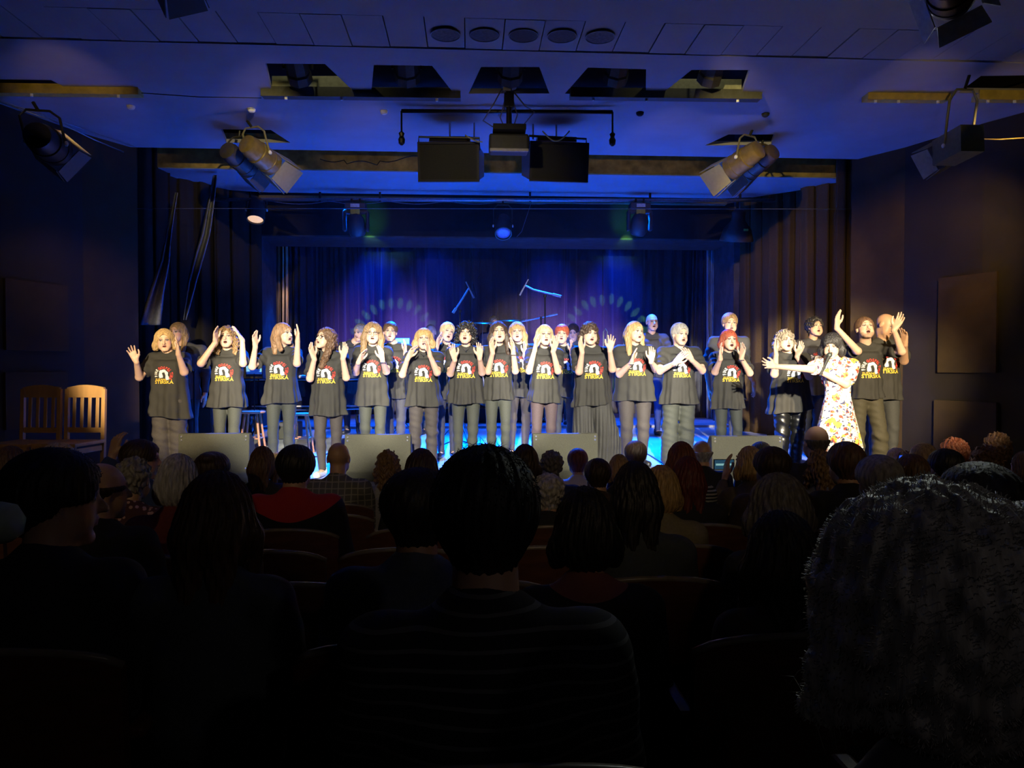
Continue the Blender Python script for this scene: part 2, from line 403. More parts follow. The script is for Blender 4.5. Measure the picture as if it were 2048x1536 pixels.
def shoe_mesh(kind='flat'):
    if kind not in SHOE:
        def fn(x, y, z):
            d = C_(x, y, z, (0, .035, .032), (0, -.15, .024), .037, .04)
            d = smin(d, C_(x, y, z, (0, .03, .05), (0, .03, .085), .037, .04), .02)
            d = smax(d, -z, .004)
            d = smax(d, z - .09, .004)
            return d
        SHOE[kind] = sdf_obj('shoe', [field((-.05, -.2, -.01), (.05, .09, .1), fn, 0)], .006, None, mesh_only=True)
    return SHOE[kind]
def shirt_fn(H, w, zh, hw, sw, tilt=0, seed=0, fold=.05, bust=.0, waist=1.0):
    rng = random.Random(seed); p = [rng.uniform(0, 6) for _ in range(6)]; nf = rng.choice((5, 6, 7))
    def fn(x, y, z):
        t = np.clip((z - zh) / (.74 * H - zh), 0, 1)
        rx = hw + (.172 * w - hw) * t ** .8; ry = (hw * .74) + (.122 * w - hw * .74) * t ** .7
        rx = rx * (1 - (1 - waist) * np.sin(t * PI))
        th = np.arctan2(x, -y); a = fold * (1 - t) ** 1.1 + .012 * (t > 0)
        m = 1 + a * (np.sin(nf * th + p[0] + .8 * np.sin(z * 6 + p[1])) + .5 * np.sin(2.3 * nf * th + p[2]))
        ryy = ry + np.where(y < 0, bust * np.exp(-((z - .725 * H) / .06) ** 2), 0)
        d = (np.sqrt((x / (rx * m)) ** 2 + (y / (ryy * m)) ** 2) - 1) * np.minimum(rx, ry)
        d = d + .0045 * np.sin(z * 38 + 14 * x * np.sign(np.sin(p[3])) + p[3]) * np.sin(x * 19 + p[4]) + .005 * np.sin(26 * np.abs(x) + 9 * z + p[2]) * np.exp(-((z - .62 * H) / .16) ** 2)
        d = smax(d, z - .79 * H, .05)
        d = smax(d, zh + tilt * x + .008 * np.sin(th * 3 + p[5]) - z, .006)
        return d
    return fn
def build_person(px, top, Y, label, arms, head=(0, 0, 0), w=1.0, hair=('short', {}), hc='brown', skin='l', mouth=.5, hem=812, hw=.21, tilt=0, pants='slim', pcol=(.035, .036, .034),
                 scol=(.024, .0225, .019), logo=True, bx=None, male=False, fat=1.0, beard=None, long_sleeve=False, lean=0, shoes=(.02, .02, .02), floor=None, seed=0, dress=None, collar=False, htop=.012, grp=None, extra=None, neck=0, stance=.085, bent=0, h=.0045):
    bx = px if bx is None else bx
    fz = stage_z(Y) if floor is None else floor
    base = at(bx, 740, Y); mouth *= .62; root = empty('person', (base.x, Y, fz)); rng = random.Random(seed * 13 + int(px))
    tag(root, label, 'person', grp)
    H = at(px, top, Y).z - fz - htop; K = H / 1.68
    hs = 1.03 * (1.03 if male else 1.0) * (K * .4 + .6); hz = H - .118 * hs
    hx = at(px, top, Y).x - base.x
    R = rotm(*head); hcn = Vector((hx, -.03 - .02 * lean, hz))
    sw = (.165 if not male else .19) * (w * .5 + .5) * (K * .5 + .5)
    nb = Vector((hx * .3, .005, .845 * H))
    if not male: lips = (.58, .27, .22)
    else: lips = (.42, .22, .17)
    P = []
    hf = head_fn(mouth, fat); Rt = np.array(R, f32); c = np.array(hcn, f32)
    def hfn(x, y, z):
        x = (x - c[0]) / hs; y = (y - c[1]) / hs; z = (z - c[2]) / hs
        return hf(x * Rt[0, 0] + y * Rt[1, 0] + z * Rt[2, 0], x * Rt[0, 1] + y * Rt[1, 1] + z * Rt[2, 1], x * Rt[0, 2] + y * Rt[1, 2] + z * Rt[2, 2]) * hs
    P.append(field(c - .15, c + .15, hfn, .0))
    nr = (.05 if not male else .06) * (fat * .5 + .5)
    jaw = hcn + R @ Vector((0, .018, -.06 * hs))
    P.append(cap(tuple(jaw), tuple(nb), nr, nr * 1.05, .025))
    for q_ in (-1, 1): P.append(cap((q_ * .02, .005, .818 * H), (q_ * (sw - .01), .005, .80 * H), .035, .042, .045))
    P.append(ell((0, .005, .70 * H), (.145 * w, .085 * w, .14 * K), .05))
    P.append(ell((0, .0, .60 * H), (.128 * w, .09 * w, .14 * K), .05))
    P.append(ell((0, .01, .52 * H), (.15 * w, .085 * w, .1 * K), .05))
    shs = []; els = []; wrs = []; u1 = .172 * H; u2 = .152 * H
    SP = []
    for side, arm in zip((-1, 1), arms):
        sh = Vector((side * sw, .01, .803 * H)); a = arm or {}
        if 'e' in a:
            q = at(a['e'][0], a['e'][1], Y - .1); el = solve(sh, (q.x - base.x, q.z - fz), u1 * a.get('u', 1))
        else: el = sh + Vector((side * .05, .02, -u1 * .97))
        if 'w' in a:
            q = at(a['w'][0], a['w'][1], el.y + Y - .1); wr = solve(el, (q.x - base.x, q.z - fz), u2, a.get('f', True))
        else: wr = el + Vector((side * .0, -.05, -u2 * .97))
        if 't' in a:
            q = at(a['t'][0], a['t'][1], wr.y + Y); dr = Vector((q.x - base.x - wr.x, 0, q.z - fz - wr.z)); dr.y = -.25 * dr.length
        else: dr = Vector((0, -.1, -1))
        n = a.get('n', (-side * 1, -.45, 0)) if 't' in a else (-side, 0, 0)
        P.append(cap(tuple(sh), tuple(el), .047 * w, .039 * (w * .6 + .4), .03)); P.append(cap(tuple(el), tuple(wr), .04 * (w * .6 + .4), .025, .015))
        P += hand_prims(wr + dr.normalized() * .015, dr, n, side, a.get('c', .18), a.get('s', .13), .98 + .06 * male, a.get('fist', False))
        sl = 1.0 if long_sleeve else .78
        e2 = sh.lerp(el, sl); ax = (el - sh).normalized(); r0, r1 = (.06 * (w * .3 + .7), (.076 if not long_sleeve else .058) * (w * .6 + .4))
        pr = cap(tuple(sh), tuple(e2 + ax * .03), r0, r1, .05)
        def sfn(x, y, z, f=pr[2], e2=e2, ax=ax, sd=rng.uniform(0, 6)):
            d = f(x, y, z) + .004 * np.sin((x * ax.x + y * ax.y + z * ax.z) * 70 + sd)
            return d if long_sleeve else smax(d, (x - e2.x) * ax.x + (y - e2.y) * ax.y + (z - e2.z) * ax.z, .004)
        SP.append(field(pr[0], pr[1], sfn, .05))
        if long_sleeve: SP.append(cap(tuple(el), tuple(el.lerp(wr, .93)), .052 * (w * .6 + .4), .038, .02))
        wrs.append(wr); els.append(el); shs.append(sh)
    # legs
    sp = stance * (w * .4 + .6); lg = []
    for side in (-1, 1):
        s1 = rng.uniform(-.015, .015); fwd = rng.uniform(-.05, .05)
        b_ = bent if side > 0 else 0
        hip = Vector((side * .085 * w, .0, .50 * H)); kn = Vector((side * (sp + .004) + s1 + b_ * .5, -.03 + fwd - abs(b_) * .3, .275 * H)); an = Vector((side * sp + s1 * 2 + b_, fwd * 1.3 + abs(b_) * .4, .055))
        P.append(cap(tuple(hip), tuple(kn), .07 * w, .045 * w, .03)); P.append(cap(tuple(kn), tuple(kn.lerp(an, .35)), .045 * w, .046 * w, .02)); P.append(cap(tuple(kn.lerp(an, .35)), tuple(an), .046 * w, .03, .02))
        P.append(cap(tuple(an), tuple(an + Vector((side * .02, -.13, -.03))), .03, .022, .01))
        lg.append((hip, kn, an))
    bcol = beard
    body = sdf_obj('body', P, h, SKIN, root, feature_col(c, R, hs, SK[skin], [v * .6 for v in HC[hc]] if hc not in ('white', 'lgrey') else (.2, .17, .15), mouth, lips, bcol))
    M4 = Matrix.Translation(hcn) @ R.to_4x4() @ Matrix.Scale(hs, 4)
    if hair[0] != 'bald':
        ho = sdf_obj('hair', hair_prims(hair[0], seed=seed + 1, **hair[1]), .004, hair_mat(hc, HC[hc]), root); ho.matrix_local = M4
    # upper garment
    zh = at(bx, hem, Y - .1).z - fz
    sf = shirt_fn(H, w, zh, hw, sw, tilt, seed + int(px), fold=.085 if not male else .055, bust=0 if male else .02 * w, waist=.93 if male else .97)
    hwm = hw * 1.15 + .03
    TP = [field((-hwm, -hwm * .8 - .05, zh - .06), (hwm, hwm * .8 + .05, .8 * H + .02), sf, .0), *[cap((q_ * .04, .005, .824 * H), (q_ * (sw - .005), .005, .801 * H), .05, .058 * (w * .4 + .6), .05) for q_ in (-1, 1)], *SP,
          cap((-.04, .005, .824 * H), (.04, .005, .824 * H), .05, .05, .04)]
    nlx = .056 if not collar else .045
    TP.append(cap((hx * .3, -.016 - .02 * collar, (.873 - .02 * collar) * H), (hx * .3, -.012, .99 * H), nlx + .007, nlx + .015, .008, 's'))
    if dress is None:
        nm = 'jacket' if long_sleeve else 't_shirt'
        tm = mat('cloth_%d_%d_%d' % tuple(int(v * 1000) for v in scol), scol, .85, noise=.08, scale=160, bump=.06)
        ts = sdf_obj(nm, TP, .0065, tm, root)
        if logo: put_logo(ts, H, root)
        # trousers
        TR = [ell((0, .012, .51 * H), (.165 * w, .1 * w, .095 * K), .04)]
        rr = {'slim': (.088, .058, .056, .042), 'straight': (.092, .068, .066, .064), 'loose': (.095, .08, .085, .09), 'wide': (.1, .115, .14, .17)}[pants]
        for hip, kn, an in lg:
            TR += [cap(tuple(hip), tuple(kn), rr[0] * w, rr[1] * w, .03), cap(tuple(kn), tuple(kn.lerp(an, .3)), rr[1] * w, rr[2] * w, .02), cap(tuple(kn.lerp(an, .3)), tuple(an + Vector((0, 0, .03 if pants != 'wide' else -.0))), rr[2] * w, rr[3] * (w * .5 + .5), .02)]
        fr = .0 if pants == 'slim' else .004
        sd = rng.uniform(0, 6)
        if pants == 'wide':
            def plf(x, y, z): return .006 * np.sin(x * 170 + sd) * np.clip((.5 * H - z) * 3, 0, 1) + 0 * y
            TR.append(field((-1, -1, 0), (1, 1, 2), plf, .02, 'd'))
            TR.append(ell((0, 0, -.05), (2, 2, .06), .0, 's'))
        else:
            def plf(x, y, z): return (.003 + fr) * np.sin(z * 42 + 12 * x + sd + 2 * np.sin(y * 30)) * np.exp(-((z - .27 * H) / .11) ** 2) + fr * .5 * np.sin(z * 90 + x * 30 + sd)
            TR.append(field((-1, -1, 0), (1, 1, 2), plf, .02, 'd'))
        rgh = .32 if pcol[0] < .012 else .8
        sdf_obj('trousers', TR, .0065, mat('trouser_%d_%d_%d' % tuple(int(v * 1000) for v in pcol), pcol, rgh, noise=.12, scale=90, bump=.05), root)
    else:
        dress(root, TP, H, zh, w, lg)
    for (hip, kn, an), side in zip(lg, (-1, 1)):
        s = bpy.data.objects.new('shoe', shoe_mesh()); COL.objects.link(s); s.parent = root
        if not s.data.materials: s.data.materials.append(None)
        s.material_slots[0].link = 'OBJECT'; s.material_slots[0].material = mat('shoe_%d' % int(shoes[0] * 1000), shoes, .4, coat=.2)
        s.location = (an.x, an.y, 0); s.rotation_euler = (0, 0, side * .22)
    if extra: extra(root, hcn, R, hs, H, wrs)
    return root
# ------------------------------------------------------------------ the print on the choir shirts
def text_mesh(s, size, off=.0):
    cu = bpy.data.curves.new('t', 'FONT'); cu.body = s; cu.size = size; cu.align_x = 'CENTER'; cu.offset = off; cu.resolution_u = 2
    ob = bpy.data.objects.new('t', cu); COL.objects.link(ob)
    me = bpy.data.meshes.new_from_object(ob.evaluated_get(bpy.context.evaluated_depsgraph_get()))
    vs = [v.co.copy() for v in me.vertices]; fs = [tuple(p.vertices) for p in me.polygons]
    bpy.data.objects.remove(ob); bpy.data.meshes.remove(me); bpy.data.curves.remove(cu)
    return vs, fs
LOGO = {}
def logo_flat():
    if LOGO: return LOGO['m']
    mb = MB()
    def arc(word, a0, a1, r, size, mi, squash=.8):
        mb.cur = mi; wd_ = [{'I': .5, 'M': 1.25, ' ': .45, 'L': .8, 'O': 1.15, 'G': 1.1}.get(q, .95) for q in word]; tot = sum(wd_)
        for i, ch in enumerate(word):
            if ch == ' ': continue
            a = math.radians(a0 + (a1 - a0) * (sum(wd_[:i]) + wd_[i] / 2) / tot); vs, fs = text_mesh(ch, size, .0016)
            M = Matrix.Translation((math.cos(a) * r, math.sin(a) * r, 0)) @ Matrix.Rotation(a - PI / 2, 4, 'Z')
            mb.add([M @ Vector((v.x * squash, v.y, 0)) for v in vs], fs)
    arc('FINE', 205, 133, .064, .04, 0, .8)
    arc('GOSPEL TIME', 130, -44, .064, .04, 1, .8)
    # white hair of the mark: an open arch that flicks out at the lower right
    mb.cur = 0; pts = []
    for i in range(33):
        u = i / 32
        if u < .75: a = math.radians(215 - 215 * u / .75); c = (math.cos(a) * .03, .01 + math.sin(a) * .031)
        else: q = (u - .75) / .25; c = (.03 + .013 * q * q, .01 - .07 * q)
        if u < .12: c = (c[0], c[1] - .03 * (1 - u / .12))
        pts.append(Vector((c[0], c[1], 0)))
    vs = []
    for i, p in enumerate(pts):
        t = (pts[min(i + 1, 32)] - pts[max(i - 1, 0)]).normalized(); nn = Vector((-t.y, t.x, 0)); wd = .0155 + .003 * math.sin(i * .9)
        vs += [p + nn * wd, p, p - nn * wd]
    mb.add(vs, [(3 * i + j, 3 * i + j + 1, 3 * i + j + 4, 3 * i + j + 3) for i in range(32) for j in (0, 1)])
    mb.cur = 2
    vs, fs = text_mesh('ZUZANA', .028, .0008); mb.add([Vector((v.x * .95 - .03, v.y - .066, 0)) for v in vs], fs)
    vs, fs = text_mesh('STIRSKÁ', .05, .001); mb.add([Vector((v.x * .98 + .0, v.y - .104, 0)) for v in vs], fs)
    LOGO['m'] = mb; return mb
def put_logo(ts, H, root, k=1.0):
    me = ts.data; n = len(me.vertices); co = np.zeros(n * 3, f32); me.vertices.foreach_get('co', co); co = co.reshape(-1, 3)
    sel = [tuple(p.vertices) for p in me.polygons]
    ok = [f for f in sel if co[f[0]][1] < .02 and abs(co[f[0]][0]) < .16 and .55 * H < co[f[0]][2] < .82 * H]
    bvh = BVHTree.FromPolygons([Vector(c) for c in co], ok)
    src = logo_flat(); z0 = .692 * H; out = []; K = H / 1.66 * k
    for v in src.v:
        x, z = v[0] * K * 1.12, z0 + v[1] * K
        hit = bvh.ray_cast(Vector((x, -.6, z)), Vector((0, 1, 0)))
        y = hit[0].y if hit[0] is not None else -.14
        out.append((x, y - .0035, z))
    mb = MB(); mb.v = out; mb.f = src.f; mb.mi = src.mi
    ms = [mat('print_white', (.8, .78, .7), .7, noise=.03), mat('print_red', (.55, .035, .02), .7, noise=.03), mat('print_yellow', (.75, .5, .04), .7, noise=.03)]
    lo = mb.ob('logo', ms, ts)
    lo['label'] = 'arched white and red lettering round a white mark over yellow name'
    return lo
def glasses(root, c, R, hs, H=None, wrs=None):
    mb = MB(); M = Matrix.Translation(c) @ R.to_4x4() @ Matrix.Scale(hs, 4)
    for s in (-1, 1):
        pts = [M @ Vector((s * .032 + .021 * math.cos(a), -.098 - .0 * abs(math.cos(a)), .006 + .018 * math.sin(a))) for a in [2 * PI * k / 16 for k in range(17)]]
        mb.tube(pts, .0016, 6, False)
        mb.tube([M @ Vector((s * .052, -.096, .01)), M @ Vector((s * .078, -.05, .012)), M @ Vector((s * .082, .01, .008))], .0016, 6)
    mb.tube([M @ Vector((-.011, -.1, .01)), M @ Vector((.011, -.1, .01))], .0015, 6)
    return mb.ob('glasses', mat('dark_metal', (.03, .025, .02), .35, .6), root)
def earrings(root, c, R, hs, H=None, wrs=None):
    for s in (-1, 1):
        p = Matrix.Translation(c) @ R.to_4x4() @ Matrix.Scale(hs, 4) @ Vector((s * .08, -.012, -.045))
        mb = MB(); mb.lathe([(.001, .014), (.007, .008), (.009, 0), (.006, -.01), (.001, -.014)], Matrix.Translation(p), 10)
        mb.ob('earring', mat('pearl', (.8, .75, .65), .25), root, True)
def necklace(root, c, R, hs, H, wrs=None):
    mb = MB(); mb.tube([(.052 * math.cos(a), -.02 - .065 * max(0, math.sin(a)), .845 * H - .05 * math.sin(a) ** 2) for a in [PI * k / 12 for k in range(13)]], .002, 5)
    mb.lathe([(.001, .01), (.006, .004), (.006, -.004), (.001, -.01)], Matrix.Translation((0, -.093, .845 * H - .055)), 8)
    mb.ob('necklace', mat('silver', (.6, .6, .6), .25, 1), root)
def bracelet(i):
    def f(root, c, R, hs, H, wrs):
        p = wrs[i]; mb = MB(); mb.tube([(p.x + .03 * math.cos(a), p.y + .03 * math.sin(a), p.z - .02) for a in [2 * PI * k / 14 for k in range(15)]], .004, 6, False)
        mb.ob('bracelet', mat('silver', (.6, .6, .6), .25, 1), root)
    return f
def both(*fs):
    def f(*a):
        for g in fs: g(*a)
    return f
# ------------------------------------------------------------------ hall
def st(o): o['kind'] = 'structure'; return o
BLACKP = mat('black_paint', (.016, .011, .004), .75, noise=.25, scale=3, bump=.05)
WALLP = mat('dark_brown_wall', (.04, .024, .005), .8, noise=.25, scale=4, bump=.08)
CEIL = mat('grey_ceiling_paint', (.27, .27, .32), .7, noise=.07, scale=2.5, bump=.03)
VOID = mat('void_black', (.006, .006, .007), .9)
STEEL = mat('black_steel', (.02, .02, .021), .4, .5, noise=.1)
BRASS = mat('olive_lacquer', (.2, .15, .05), .35, .3, noise=.2, scale=20)
RUST = mat('worn_timber', (.34, .25, .06), .7, noise=.4, scale=9, bump=.2)
PIPE = mat('galvanised_pipe', (.35, .35, .38), .35, .8)
CAB = mat('speaker_paint', (.035, .035, .04), .6, noise=.15, scale=120, bump=.1)
GRILLE = mat('speaker_grille', (.03, .032, .02), .7, noise=.3, scale=300, bump=.2)
WHITEP = mat('white_paint', (.75, .75, .72), .5)
def wallbox(name, p, q, z0, z1, th, m):
    """vertical slab from plan point p to q, th thick to its left"""
    p = Vector((*p, 0)); q = Vector((*q, 0)); n = Vector((-(q - p).y, (q - p).x, 0)).normalized() * th
    c = [p, q, q + n, p + n]; mb = MB(); mb.hexa([Vector((v.x, v.y, z0)) for v in c] + [Vector((v.x, v.y, z1)) for v in c])
    return st(mb.ob(name, m))
A = onz(0, 208, CZ); B = onz(163, 266, CZ); Cc = onz(273, 298, CZ)
mirX = lambda x: 2 * AX - x
XL = -5.3
pl = [(XL, -3.2), (XL, 6.3), (A.x, A.y), (B.x, B.y), (Cc.x, Cc.y)]
for i in range(4):
    m = BLACKP if i < 3 else WALLP
    wallbox('wall_left', pl[i], pl[i + 1], -.1, CZ + .3, .22, m)
    a = (mirX(pl[i][0]), pl[i][1]); b = (mirX(pl[i + 1][0]), pl[i + 1][1])
    wallbox('wall_right', b, a, -.1, CZ + .3, .22, m)
wallbox('wall_back', (mirX(XL) + .2, -3.2), (XL - .2, -3.2), -.1, CZ + .3, -.2, BLACKP)
# hall floor (raked) and stage
mb = MB(); xr = mirX(XL)
for y0, y1 in ((-3.2, 0), (0, 7.5), (7.5, 7.75)):
    z0 = .69 - .092 * y0; z1 = max(0, .69 - .092 * y1); 
    if y0 == 7.5: z0 = z1 = 0
    mb.hexa([(XL - .2, y0, -.2), (xr + .2, y0, -.2), (xr + .2, y1, -.2), (XL - .2, y1, -.2), (XL - .2, y0, z0), (xr + .2, y0, z0), (xr + .2, y1, z1), (XL - .2, y1, z1)])
st(mb.ob('floor', mat('dark_carpet', (.014, .008, .008), .95, noise=.3, scale=60)))
SF = mat('grey_stage_floor', (.36, .4, .42), .42, noise=.3, scale=2.2, bump=.04)
mb = MB(); mb.hexa([(-6.2, 7.1, -.1), (7.0, 7.1, -.1), (7.0, 12, -.1), (-6.2, 12, -.1), (-6.2, 7.1, stage_z(7.1)), (7.0, 7.1, stage_z(7.1)), (7.0, 12, stage_z(11.99)), (-6.2, 12, stage_z(11.99))])
st(mb.ob('floor', SF))
mb = MB(); mb.hexa([(-6.2, 12, -.1), (7.0, 12, -.1), (7.0, 15.6, -.1), (-6.2, 15.6, -.1), (-6.2, 12, 1.05), (7.0, 12, 1.05), (7.0, 15.6, 1.05), (-6.2, 15.6, 1.05)])
st(mb.ob('floor', mat('upper_stage_floor', (.28, .28, .34), .5, noise=.25, scale=2)))
blk0 = MB(); blk0.box((-4.35, 6.68, .42), (2.2, .84, .86)); st(blk0.ob('floor', BLACKP))
# ceiling: slab with holes
def poly(name, outer, holes, z, th, m, flat=False):
    loops = [[Vector((p[0], p[1], 0)) for p in outer]] + [[Vector((p[0], p[1], 0)) for p in h] for h in holes]
    tri = tessellate_polygon(loops); pts = [p for l in loops for p in l]; n = len(pts)
    vs = [(p.x, p.y, z) for p in pts] + [(p.x, p.y, z + th) for p in pts]
    fs = []
    for t in tri:
        a, b, c = [pts[i] for i in t]
        if (b - a).cross(c - a).z > 0: t = t[::-1]
        fs.append(tuple(t)); fs.append(tuple(i + n for i in t[::-1]))
    k = 0
    for l in loops:
        L = len(l); fs += [(k + i, k + (i + 1) % L, k + (i + 1) % L + n, k + i + n) for i in range(L)]; k += L
    o = st(mk(name, vs, fs, m)); return o
P2 = lambda x, y: tuple(onz(x, y, CZ)[:2])
y35 = P2(1024, 38)[1]; y100 = P2(1024, 100)[1]; ys1 = P2(960, 306)[1]; ys2 = P2(960, 346)[1]; yend = P2(1000, 391)[1]
HOLES = [[(531, 127), (650, 128), (709, 184), (544, 184)], [(747.6, 130), (864, 131.5), (906, 185), (742.6, 185)], [(962, 134), (1078.6, 134), (1098.6, 187), (937.4, 187)],
         [(1175.8, 135), (1292.4, 138.6), (1291.5, 187.5), (1129.8, 187.5)], [(1383, 140), (1499.8, 140), (1483, 190), (1321.7, 189)], [(442, 258.7), (541.7, 260), (581, 285.4), (453, 285.4)],
         [(1457, 269), (1550, 269), (1542, 289.5), (1409.5, 291)], [(-60, 158), (102, 160), (137, 178), (-60, 178)], [(1962, 152), (2110, 150), (2120, 188), (1915, 186)]]
xa, xb = XL - .2, mirX(XL) + .2
poly('ceiling', [(xa, -3.4), (xb, -3.4), (xb, y35), (xa, y35)], [], CZ, .05, CEIL)
holes = [[P2(*p) for p in h] for h in HOLES]
poly('ceiling', [(xa, y100 + .02), (xb, y100 + .02), (xb, 7.3), (mirX(Cc.x) + .35, ys1), (Cc.x - .35, ys1), (xa, 7.3)], holes, CZ, .05, CEIL)
poly('ceiling', [(Cc.x - .6, ys2), (mirX(Cc.x) + .6, ys2), (mirX(Cc.x) + .2, ys2 + .55), (3.9 + AX, yend - .1), (3.4 + AX, yend), (-3.4 + AX, yend), (-3.9 + AX, yend - .1), (Cc.x - .2, ys2 + .55)], [], CZ, .12, CEIL)
mb = MB(); pw = .303; k0 = P2(929.5, 60)[0]
k = 0
for i in range(-15, 16):
    x0 = k0 + i * pw; x1 = x0 + pw
    if x1 < xa or x0 > xb: continue
    g = .004; dz = [0, .004, -.003, .006, .001][(i * 7) % 5]
    mb.box(((x0 + x1) / 2, (y35 + y100) / 2, CZ + .025 + dz), (pw - 2 * g, y100 - y35 - .014, .05))
st(mb.ob('ceiling', CEIL))
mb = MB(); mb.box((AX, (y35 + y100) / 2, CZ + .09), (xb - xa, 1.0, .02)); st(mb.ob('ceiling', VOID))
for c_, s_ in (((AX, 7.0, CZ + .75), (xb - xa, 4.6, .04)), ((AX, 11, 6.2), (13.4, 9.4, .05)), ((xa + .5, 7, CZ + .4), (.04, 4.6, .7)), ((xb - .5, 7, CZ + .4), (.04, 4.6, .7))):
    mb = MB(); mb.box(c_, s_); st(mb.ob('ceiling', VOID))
# the timber seen through the slot
mb = MB(); mb.box((AX, ys2 + .01, CZ + .24), (9.2, .05, .46))
for s in (-1, 1): mb.box((AX + s * 3.1, ys2 - .02, CZ + .2), (.04, .03, .3))
st(mb.ob('trim_1', RUST))
mb = MB(); mb.tube([tuple(at(640 + 6 * i, 318 + 6 * math.sin(i * .35) + (10 if 8 < i < 20 else 0), ys2 - .04)) for i in range(34)], .006, 5)
tag(mb.ob('slack_cable', VOID), 'black slack cable looping in front of the worn timber above the stage', 'cable')
spot('slot_fill', (-.95, 5.0, CZ - .9), (-1.15, ys2, CZ + .1), 75, (1, .75, .3), 22, .7, .03); spot('slot_fill', (1.8, 5.0, CZ - .9), (2.35, ys2, CZ + .1), 75, (1, .75, .3), 22, .7, .03)  # added warm spots that brighten the timber, no fixture of their own
# round grilles in the panel strip
for i, (px, py, dk) in enumerate(((891, 67.5, .5), (969, 68, .35), (1047, 69, .1), (1124, 70, .25), (1200, 72, .6))):
    q = onz(px, py, CZ); mb = MB(); mb.lathe([(.112, -.004), (.116, 0), (.112, .004)], Matrix.Translation((0, 0, 0)), 32)
    g = tag(mb.ob('ceiling_vent', mat('grille_%d' % int(dk * 100), (.11 * dk, .11 * dk, .12 * dk), .7, noise=.5, scale=40), loc=(q.x, q.y, CZ - .007)),
            ['round vent at the piano end of the five in the panelled ceiling strip', 'second round ceiling vent from the piano end, closed by a grille', 'middle round ceiling vent, open and darkest of the five', 'fourth round ceiling vent, just past the open one', 'round ceiling vent farthest from the piano end, palest grille'][i], 'vent', 'round ceiling vents')
    mb = MB(); mb.tube([(.114 * math.cos(a), .114 * math.sin(a), -.005) for a in [2 * PI * k / 32 for k in range(33)]], .004, 6, False); mb.ob('rim', CEIL, g)
for i, (px, py, w) in enumerate(((262, 212, 1), (503, 218, 1), (768, 222, 1), (1280, 225, 0), (1531, 227, 0))):
    q = onz(px, py, CZ); mb = MB(); mb.lathe([(.02, -.03), (.034, -.02), (.04, -.002), (.04, .004)], None, 16)
    tag(mb.ob('ceiling_downlight', WHITEP if w else VOID, loc=(q.x, q.y, CZ - .004)), ['small white ceiling downlight nearest the left wall', 'small white ceiling downlight in front of the left pair of lanterns', 'small white ceiling downlight beside the hanging crossbar', 'small dark ceiling downlight between crossbar and right lanterns', 'small dark ceiling downlight above the right lanterns'][i], 'light', 'ceiling downlights')
# rails below the ceiling openings
def rail(name, x0, x1, y, m, label, wpx=13):
    p = onz(x0, y, CZ - .03); q = onz(x1, y + (x1 - x0) * .012, CZ - .03); d = (q - p); L = d.length; c = (p + q) / 2
    mb = MB(); R = Matrix.Rotation(math.atan2(d.y, d.x), 3, 'Z'); mb.box(c, (L, .11, .05), R); mb.box(c + Vector((0, -.06, .01)), (L, .012, .09), R)
    o = tag(mb.ob(name, m), label, 'rail')
    for t in (.12, .4, .88):
        b = MB(); b.lathe([(.012, -.03), (.014, -.028), (.014, 0)], Matrix.Translation(p.lerp(q, t) + Vector((0, -.02, -.022))), 8); b.ob('bolt', WHITEP, o)
    return o
BRR = mat('brass_rail', (.55, .42, .1), .4, .2, noise=.2, scale=12)
for tx_, ty_ in ((150, 182), (1811, 196), (2020, 196)):
    q = onz(tx_, ty_, CZ); spot('rail_fill', (q.x * .75, q.y - 2.6, CZ - .9), (q.x, q.y, CZ - .03), 50, (1, .7, .25), 26, .9, .02)  # small warm fill added to make the rail look lit
rail('lighting_rail', 525, 921, 189, mat('dark_rail', (.05, .05, .04), .5), 'dark lighting rail under the two openings left of the projector pole')
rail('lighting_rail', 1140, 1519, 191, mat('dark_rail', (.05, .05, .04), .5), 'dark lighting rail under the two openings right of the projector pole')
rail('lighting_rail', -80, 282, 182, BRR, 'brass coloured lighting rail running in from the left wall')
rail('lighting_rail', 1729, 1893, 196, BRR, 'short brass coloured lighting rail, ends free near the right wall')
rail('lighting_rail', 1950, 2140, 196, BRR, 'brass coloured lighting rail against the right wall')
def cable(pts, r, m, label, n=6):
    mb = MB(); mb.tube(pts, r, n); return tag(mb.ob('cable', m, smooth=True), label, 'cable')
cable([onz(283, 186, CZ - .06), onz(400, 194, CZ - .08), onz(523, 196, CZ - .05)], .004, VOID, 'thin cable strung between the two left lighting rails')
cable([onz(0, 204, CZ - .06), onz(126, 249, CZ - .12), onz(190, 280, CZ - .2), onz(247, 304, CZ - .12)], .006, PIPE, 'pale cable sagging along the top of the left wall')
cable([onz(-2, 200, CZ - .02), onz(270, 294, CZ - .02)], .004, PIPE, 'thin tight wire along the top of the left wall')
cable([at(1955, 278, 6.9), at(2000, 279, 6.7), at(2060, 275, 6.4)], .006, RUST, 'thin cord from the right wall lantern out along the wall')
